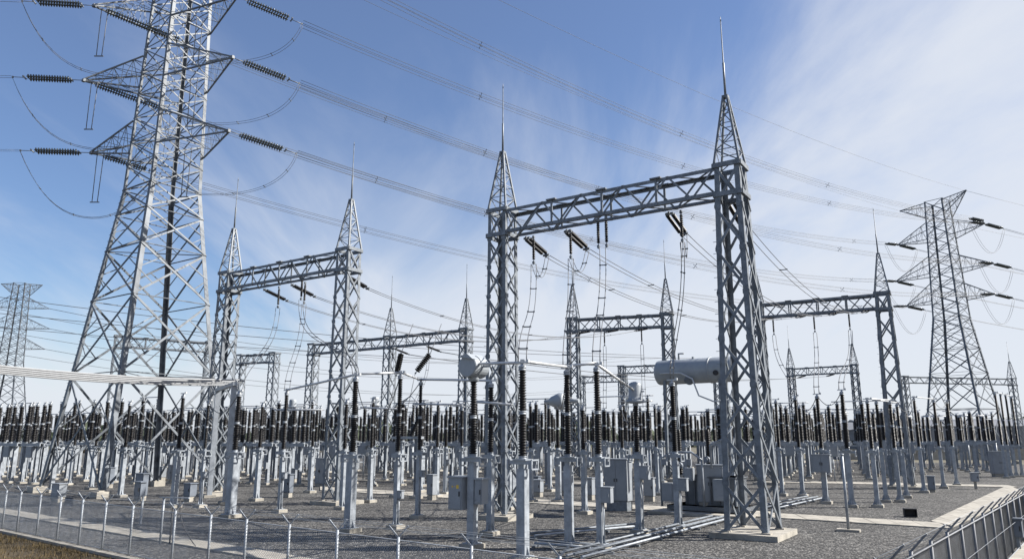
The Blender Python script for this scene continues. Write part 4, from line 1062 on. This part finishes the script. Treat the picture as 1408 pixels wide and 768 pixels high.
mb = MB(); mb.lathe([(.13, 0), (.13, .09)], 14, (-ln / 2 + 3.4, -.6, zc_ - .2), (Vector((1, 0, 0)), UP, Vector((0, -1, 0)))); mb.build('gauge', BLACK, cons)
for x in (.5, 2.0, 3.6):
    mb = MB(); mb.box((-ln / 2 + x, 0, zc_ + r_ + .03), (.1, .16, .12)); mb.build('lifting_lug', TANKP, cons)
mb = MB(); mb.tube([(-ln / 2 + 1.2, 0, zc_ + r_ - .02), (-ln / 2 + 1.2, 0, zc_ + r_ + .3), (-ln / 2 + 1.5, 0, zc_ + r_ + .3)], .05, 8); mb.build('vent_pipe', TANKP, cons)
mb = MB(); mb.tube([(-ln / 2 + .4, -r_ - .02, zc_ - .1), (-ln / 2 + .8, -r_ - .1, zc_ - .1), (-ln / 2 + 1.6, -r_ - .12, zc_ - .14), (-ln / 2 + 2.2, -r_ - .1, zc_ - .45), (-ln / 2 + 2.5, -r_ - .1, zc_ - 1.3), (-ln / 2 + 3.2, -r_, zc_ - 1.6), (ln / 2 + .5, -r_, zc_ - 1.5)], .04, 8); mb.build('pipe', ALU, cons)
mb = MB()
for x in (-ln / 2 + .55, ln / 2 - .7):
    mb = MB()
    for y in (-.5, .5):
        mb.bar((x, y, 2.9), (x, y * .8, zc_ - r_ * .75), .14)
    mb.bar((x, -.5, 4.2), (x, .5, 4.9), .08)
    mb.build('tank_support', STEEL, t)
mb = MB(); mb.box((0.4, .8, 1.05), (ln * .62, 1.6, 1.3)); mb.box((.4, .8, 1.74), (ln * .65, 1.7, .08)); mb.box((.2, .6, .27), (ln * .9, 2.2, .22))
for q in range(7): mb.box((-.8 + q * .42, -.03, 1.05), (.06, .06, 1.2)); mb.build('main_tank', PAINT, t)
for k, (x, w_, h_, z_) in enumerate(((-1.5, .6, .9, 1.0), (-.35, .4, .6, 1.9), (1.2, .6, 1.0, 1.2))):
    mb = MB(); mb.box((x, -.62, z_), (w_, .4, h_)); mb.box((x, -.835, z_), (w_ - .08, .02, h_ - .1)); mb.build('terminal_cabinet', PAINT, t)
mb = MB()
mb.tube([(-1.9, -.6, .3), (-1.9, -.7, 2.6), (-1.2, -.7, 2.95), (-.2, -.6, 2.95), (.3, -.6, 2.6), (.3, -.55, .4)], .06, 8); mb.build('oil_pipe', ZINC, t)
mb = MB()
mb.tube([(.8, -.6, 2.2), (.8, -.65, 3.3), (1.4, -.5, 3.6), (1.9, -.4, 4.2)], .05, 8); mb.build('oil_pipe', ZINC, t)
for x, z_ in ((-.9, 2.3), (.55, 2.6), (1.9, 2.2)):
    mb = MB(); mb.tube([(x, -.42, z_), (x, -.62, z_)], .16, 12); mb.tube([(x, -.62, z_), (x, -.7, z_)], .1, 12); mb.build('valve', DPAINT, t)
for x in (-1.6, 0, 1.5):
    b_ = mk('bushing', cached(('i', 2.3, .16, 14, 1, .09), lambda: insulator_mesh(2.3, .16, n=14, sections=1, pitch=.09)), t); b_.location = (x, 1.1, 1.78)
mb = MB(); mb.box((0.2, .2, .05), (ln + .8, 3.4, .12)); mb.build('plinth', CONC, t)

# ---------------- ground pipes
def pipes(label, p0, p1, n, sp, r=.045):
    a, b = gp(*p0), gp(*p1); d = (b - a); nn = Vector((-d.y, d.x, 0)).normalized()
    t = thing('ground_pipes', label, 'pipe run', a, 0, 'pipe runs lying on the gravel')
    for k in range(n):
        z = .14 + (k % 2) * .06
        MB().tube([nn * (k * sp) + UP * z, d + nn * (k * sp) + UP * z], r, 8).build('pipe', STEEL if k % 2 else ZINC, t)
    m_ = int(d.length / 1.8)
    for k in range(m_ + 1):
        q = d * (k / max(1, m_)); mb = MB(); mb.box(q + nn * (sp * (n - 1) / 2) + UP * .05, (.1, .1, .1)); mb.bar(q - nn * .1 + UP * .045, q + nn * (sp * (n - 1) + .1) + UP * .045, .08, .06); mb.build('bracket', STEEL, t)
pipes('broad run of bright pipes leading up to the thickest column foot', (800, 772), (1003, 716), 4, .26)
pipes('run of pipes behind the thickest column, ending near the cabinet on a post', (1062, 703), (1132, 687), 4, .3)
pipes('pair of pipes crossing below the white switch box', (735, 752), (812, 758), 2, .3, .045)
pipes('pair of pipes along the gravel behind the tall ribbed insulators', (735, 741), (880, 727), 2, .25, .045)

# ---------------- fences
def chain_panel(a, b, z0, z1, pitch=.075, r=.0028):
    mb = MB(); d = b - a; ln_ = d.length; d.normalize(); h = z1 - z0; n = int((ln_ + h) / pitch)
    for k in range(n):
        for s_ in (1, -1):
            x0 = k * pitch - h; x1 = x0 + h; y0, y1 = z0, z1
            if x0 < 0: y0 = z0 - x0; x0 = 0
            if x1 > ln_: y1 = z1 - (x1 - ln_); x1 = ln_
            if x1 <= x0: continue
            if s_ < 0: x0, x1 = ln_ - x0, ln_ - x1
            p_, q_ = a + d * x0 + UP * y0, a + d * x1 + UP * y1
            nn = Vector((-d.y, d.x, 0)) * (.004 * s_)
            mb.tube([p_ + nn, q_ + nn], r, 3, caps=False, smooth=False)
    return mb
def fence(label, pts, h, arms, group, mesh_r=.0028, outw=None):
    a0 = pts[0]; t = thing('chain_link_fence', label, 'fence', a0, 0, group)
    d = (pts[-1] - pts[0]).normalized(); n = Vector((-d.y, d.x, 0)) if outw is None else outw
    for p in pts:
        q = p - a0; mb = MB(); mb.tube([q, q + UP * h], .033, 8)
        if arms == 'Y':
            for s_ in (-1, 1): mb.bar(q + UP * (h - .02), q + UP * (h + .22) + (d * .72 + n * .5) * (.24 * s_), .035, .03)
        else: mb.bar(q + UP * (h - .02), q + UP * (h + .3) + n * .28, .04, .035)
        mb.build('post', ZINC if arms == 'Y' else DSTEEL, t)
    mb = MB(); e = pts[-1] - a0
    mb.tube([UP * (h - .08) + n * .045, e + UP * (h - .08) + n * .045], .012 if arms == 'Y' else .02, 6); mb.build('top_rail', ZINC if arms == 'Y' else DSTEEL, t)
    mb = MB(); mb.tube([UP * (.12) + n * .04, e + UP * (.12) + n * .04], .012, 6); mb.build('bottom_wire', ZINC, t)
    for zz in (h * .55,):
        MB().tube([UP * zz + n * .04, e + UP * zz + n * .04], .006, 4).build('middle_wire', ZINC, t)
    ms_ = .045 if arms == 'Y' else -.045
    chain_panel(Vector((0, 0, 0)) + n * ms_, e + n * ms_, .12, h - .08, r=mesh_r).build('wire_mesh', ZINC if arms == 'Y' else DSTEEL, t)
    if arms == 'Y':
        for s_ in (-1, 1):
            for f in (.6, 1.0):
                o = (n * .5) * (.24 * s_ * f) + UP * (h + .22 * f)
                MB().tube([o, e + o], .005, 4).build('barbed_wire', ZINC, t)
    else:
        for f in (.4, .7, 1.0):
            o = n * (.28 * f) + UP * (h + .3 * f); MB().tube([o, e + o], .005, 4).build('barbed_wire', ZINC, t)
    return t
fp = []
for px in (-62, -34, -12, 8, 28, 55, 83, 113, 145, 182, 240, 289, 338, 397, 463, 547, 648, 770):
    # where this bearing meets the fence line
    k = (px - 704) / FOC
    # iterate with the depth of a point 1.7 m up
    tt = 0
    lo, hi = -20.0, (corner - fl0).length
    for _ in range(40):
        m_ = (lo + hi) / 2; q = fl0 + fdir * m_
        if pxof((q.x, q.y, 1.2)) < px: lo = m_
        else: hi = m_
    fp.append(fl0 + fdir * lo)
fp.append(corner.copy())
fence('low chain link fence with Y shaped post tops along the lower left of the yard', fp, 1.58, 'Y', 'chain link fences', .0042)
rp = [corner + rdir * (.2 + i * 1.75) for i in range(0, 15)]
fence('dense chain link fence with single slanted post tops at the lower right corner', rp, 1.70, 'I', 'chain link fences', .0048, Vector((rdir.y, -rdir.x, 0)))
# slim stub frame beside the left fence
p = gp(232, 748); t = thing('cable_riser', 'thin post pair with a hanging black cable behind the lower left fence', 'post', p, ANG)
mb = MB(); mb.tube([(-.5, 0, 0), (-.5, 0, 1.55)], .04, 8); mb.build('post', ZINC, t); mb = MB(); mb.tube([(-.1, .1, 0), (-.1, .1, 1.3)], .03, 8); mb.build('post', BLACK, t)
mb = MB(); mb.bar((-.75, 0, 1.56), (.9, 0, 1.6), .06, .04); mb.build('crossbar', ZINC, t)
mb = MB(); mb.tube(bez(Vector((.4, 0, 1.58)), Vector((.4, 0, .8)), Vector((.9, 0, .4)), Vector((1.5, 0, .02)), 10), .016, 6); mb.build('cable', BLACK, t)

# ---------------------------------------------------------------- far buildings and trees
def building(label, c, rz, w_, d, h, nwin, m=BWALL):
    t = thing('warehouse', label, 'building', c, rz)
    mb = MB(); mb.box((0, 0, h / 2), (w_, d, h)); 
    for i in range(int(w_ / 1.2)): mb.box((-w_ / 2 + .6 + i * 1.2, -d / 2 - .03, h / 2), (.12, .06, h - .1))
    mb.build('wall', m, t)
    mb = MB(); mb.hexa([Vector((-w_ / 2 - .4, -d / 2 - .4, h)), Vector((w_ / 2 + .4, -d / 2 - .4, h)), Vector((w_ / 2 + .4, d / 2 + .4, h)), Vector((-w_ / 2 - .4, d / 2 + .4, h)),
                        Vector((-w_ / 2 - .4, -d * .05, h + 1.4)), Vector((w_ / 2 + .4, -d * .05, h + 1.4)), Vector((w_ / 2 + .4, d * .05, h + 1.4)), Vector((-w_ / 2 - .4, d * .05, h + 1.4))]); mb.build('roof', BROOF, t)
    for i in range(nwin):
        x = -w_ / 2 + (i + .5) * w_ / nwin
        mb = MB(); mb.box((x, -d / 2 - .09, h * .55), (1.3, .06, 1.0)); mb.build('window', BWIN, t)
    return t
building('long low grey building behind the right hand tower legs', (92, 150, 0), R(-8), 46, 12, 6.0, 8)
building('small grey hut with a flat roof just left of the far right gantry', (62, 140, 0), R(-12), 9, 6, 5.2, 3, DPAINT)
t = thing('boundary_wall', 'low pale wall running behind the right hand tower at the yard edge', 'wall', (60, 136, 0), R(-4))
mb = MB(); mb.box((35, 0, .9), (70, .25, 1.8)); mb.build('panel', CONC, t); mb = MB(); mb.box((35, 0, 1.84), (70.1, .36, .08)); mb.build('coping', CONC, t)
def tree_meshes(seed, h):
    rnd = random.Random(seed); mb = MB(); br = []
    mb.tube([(0, 0, 0), (.1, 0, h * .3), (-.05, .1, h * .6), (0, 0, h * .85)], [h * .035, h * .028, h * .018, h * .006], 7)
    for k in range(9):
        a = rnd.uniform(0, 6.28); z = h * rnd.uniform(.28, .65); l = h * rnd.uniform(.2, .36)
        e = Vector((math.cos(a) * l, math.sin(a) * l, z + l * .7)); mb.tube([(0, 0, z), tuple(e * .5 + Vector((0, 0, z)) * .5 + Vector((0, 0, .1))), tuple(e)], [h * .014, h * .01, h * .003], 5); br.append(e)
    tr = mb.mesh('trunk', BARK); mb = MB()
    cl = br + [Vector((rnd.gauss(0, h * .13), rnd.gauss(0, h * .13), h * rnd.uniform(.5, .95))) for _ in range(12)]
    for c_ in cl:
        rc = h * rnd.uniform(.08, .15)
        for _ in range(150):
            v_ = Vector((rnd.gauss(0, 1), rnd.gauss(0, 1), rnd.gauss(0, .8))); v_ = v_ * (rc / 1.5)
            p_ = c_ + v_; s_ = rnd.uniform(.10, .22) * h / 9
            a_ = Vector((rnd.uniform(-1, 1), rnd.uniform(-1, 1), rnd.uniform(-1, 1))).normalized(); b_ = a_.orthogonal().normalized()
            i0 = len(mb.v); mb.v += [tuple(p_ - a_ * s_), tuple(p_ + b_ * s_ * .6), tuple(p_ + a_ * s_), tuple(p_ - b_ * s_ * .6)]; mb.f.append([i0, i0 + 1, i0 + 2, i0 + 3]); mb.sm.append(False)
    return tr, mb.mesh('crown', LEAF if seed % 2 else LEAF2)
TM = [tree_meshes(3, 9), tree_meshes(4, 8), tree_meshes(5, 11)]
tz = [(-230, 290, 'behind the far left tower'), (150, 200, 'behind the long low grey building'), (-60, 300, 'on the horizon behind the dense rows'), (75, 260, 'on the horizon right of the thickest column')]
for k in range(46):
    f = k / 45; px = -30 + 1480 * f + random.uniform(-12, 12); d = random.uniform(190, 270)
    x = (px - 704) / FOC * d; tm = TM[k % 3]
    nm = 'behind the far left tower' if px < 300 else 'on the horizon behind the middle rows' if px < 1000 else 'behind the right hand tower'
    t = thing('tree', 'x', 'tree', (x, d, 0), random.uniform(0, 6), 'x'); later_label(t, ('small dark leafy trees', nm), px)
    mk('trunk', tm[0], t); mk('crown', tm[1], t); s_ = random.uniform(.6, .95) * (1.2 if px > 1250 else .85); t.scale = (s_ * 1.3, s_ * 1.3, s_)
# far-off wood as one mass
mb = MB(); rnd = random.Random(9)
for k in range(9000):
    a = rnd.uniform(-.75, .75); d = rnd.uniform(330, 400); x = math.tan(a) * d; hmax = 7 + 3 * math.sin(a * 23) + 2 * math.sin(a * 71 + 1)
    z = rnd.random() ** .7 * hmax; s_ = rnd.uniform(1.0, 2.2); a_ = Vector((rnd.uniform(-1, 1), rnd.uniform(-.4, .4), rnd.uniform(-1, 1))).normalized(); b_ = a_.orthogonal().normalized(); p_ = Vector((x, d, z))
    i0 = len(mb.v); mb.v += [tuple(p_ - a_ * s_), tuple(p_ + b_ * s_ * .7), tuple(p_ + a_ * s_), tuple(p_ - b_ * s_ * .7)]; mb.f.append([i0, i0 + 1, i0 + 2, i0 + 3]); mb.sm.append(False)
tag(mb.build('far_wood', LEAF), 'far-off dark belt of woodland along the horizon', 'woodland', kind='stuff')

give_labels()


# ---------------------------------------------------------------- dry grass outside the fences
rnd = random.Random(21); mb = MB()
nf = Vector((fdir.y, -fdir.x, 0)); nr = Vector((rdir.y, -rdir.x, 0))
for k in range(26000):
    if k < 20000: p = fl0 + fdir * rnd.uniform(-9, 15) + nf * (.45 + 7.5 * rnd.random() ** 1.4)
    else: p = rr0 + rdir * rnd.uniform(-1, 26) + nr * (.5 + 4 * rnd.random() ** 1.3)
    if math.sin(p.x * 2.1) * math.sin(p.y * 1.7 + p.x * .6) < -.45 and rnd.random() < .7: continue
    h = rnd.uniform(.05, .17); a_ = rnd.uniform(0, 6.28); w_ = rnd.uniform(.006, .014); c_, s_ = math.cos(a_), math.sin(a_)
    i0 = len(mb.v); mb.v += [(p.x - c_ * w_, p.y - s_ * w_, -.01), (p.x + c_ * w_, p.y + s_ * w_, -.01), (p.x + rnd.uniform(-.08, .08), p.y + rnd.uniform(-.08, .08), h)]
    mb.f.append([i0, i0 + 1, i0 + 2]); mb.sm.append(False)
tag(mb.build('dry_grass', BLADE), 'short dry brown grass growing along the outside of the fences', 'grass', kind='stuff')
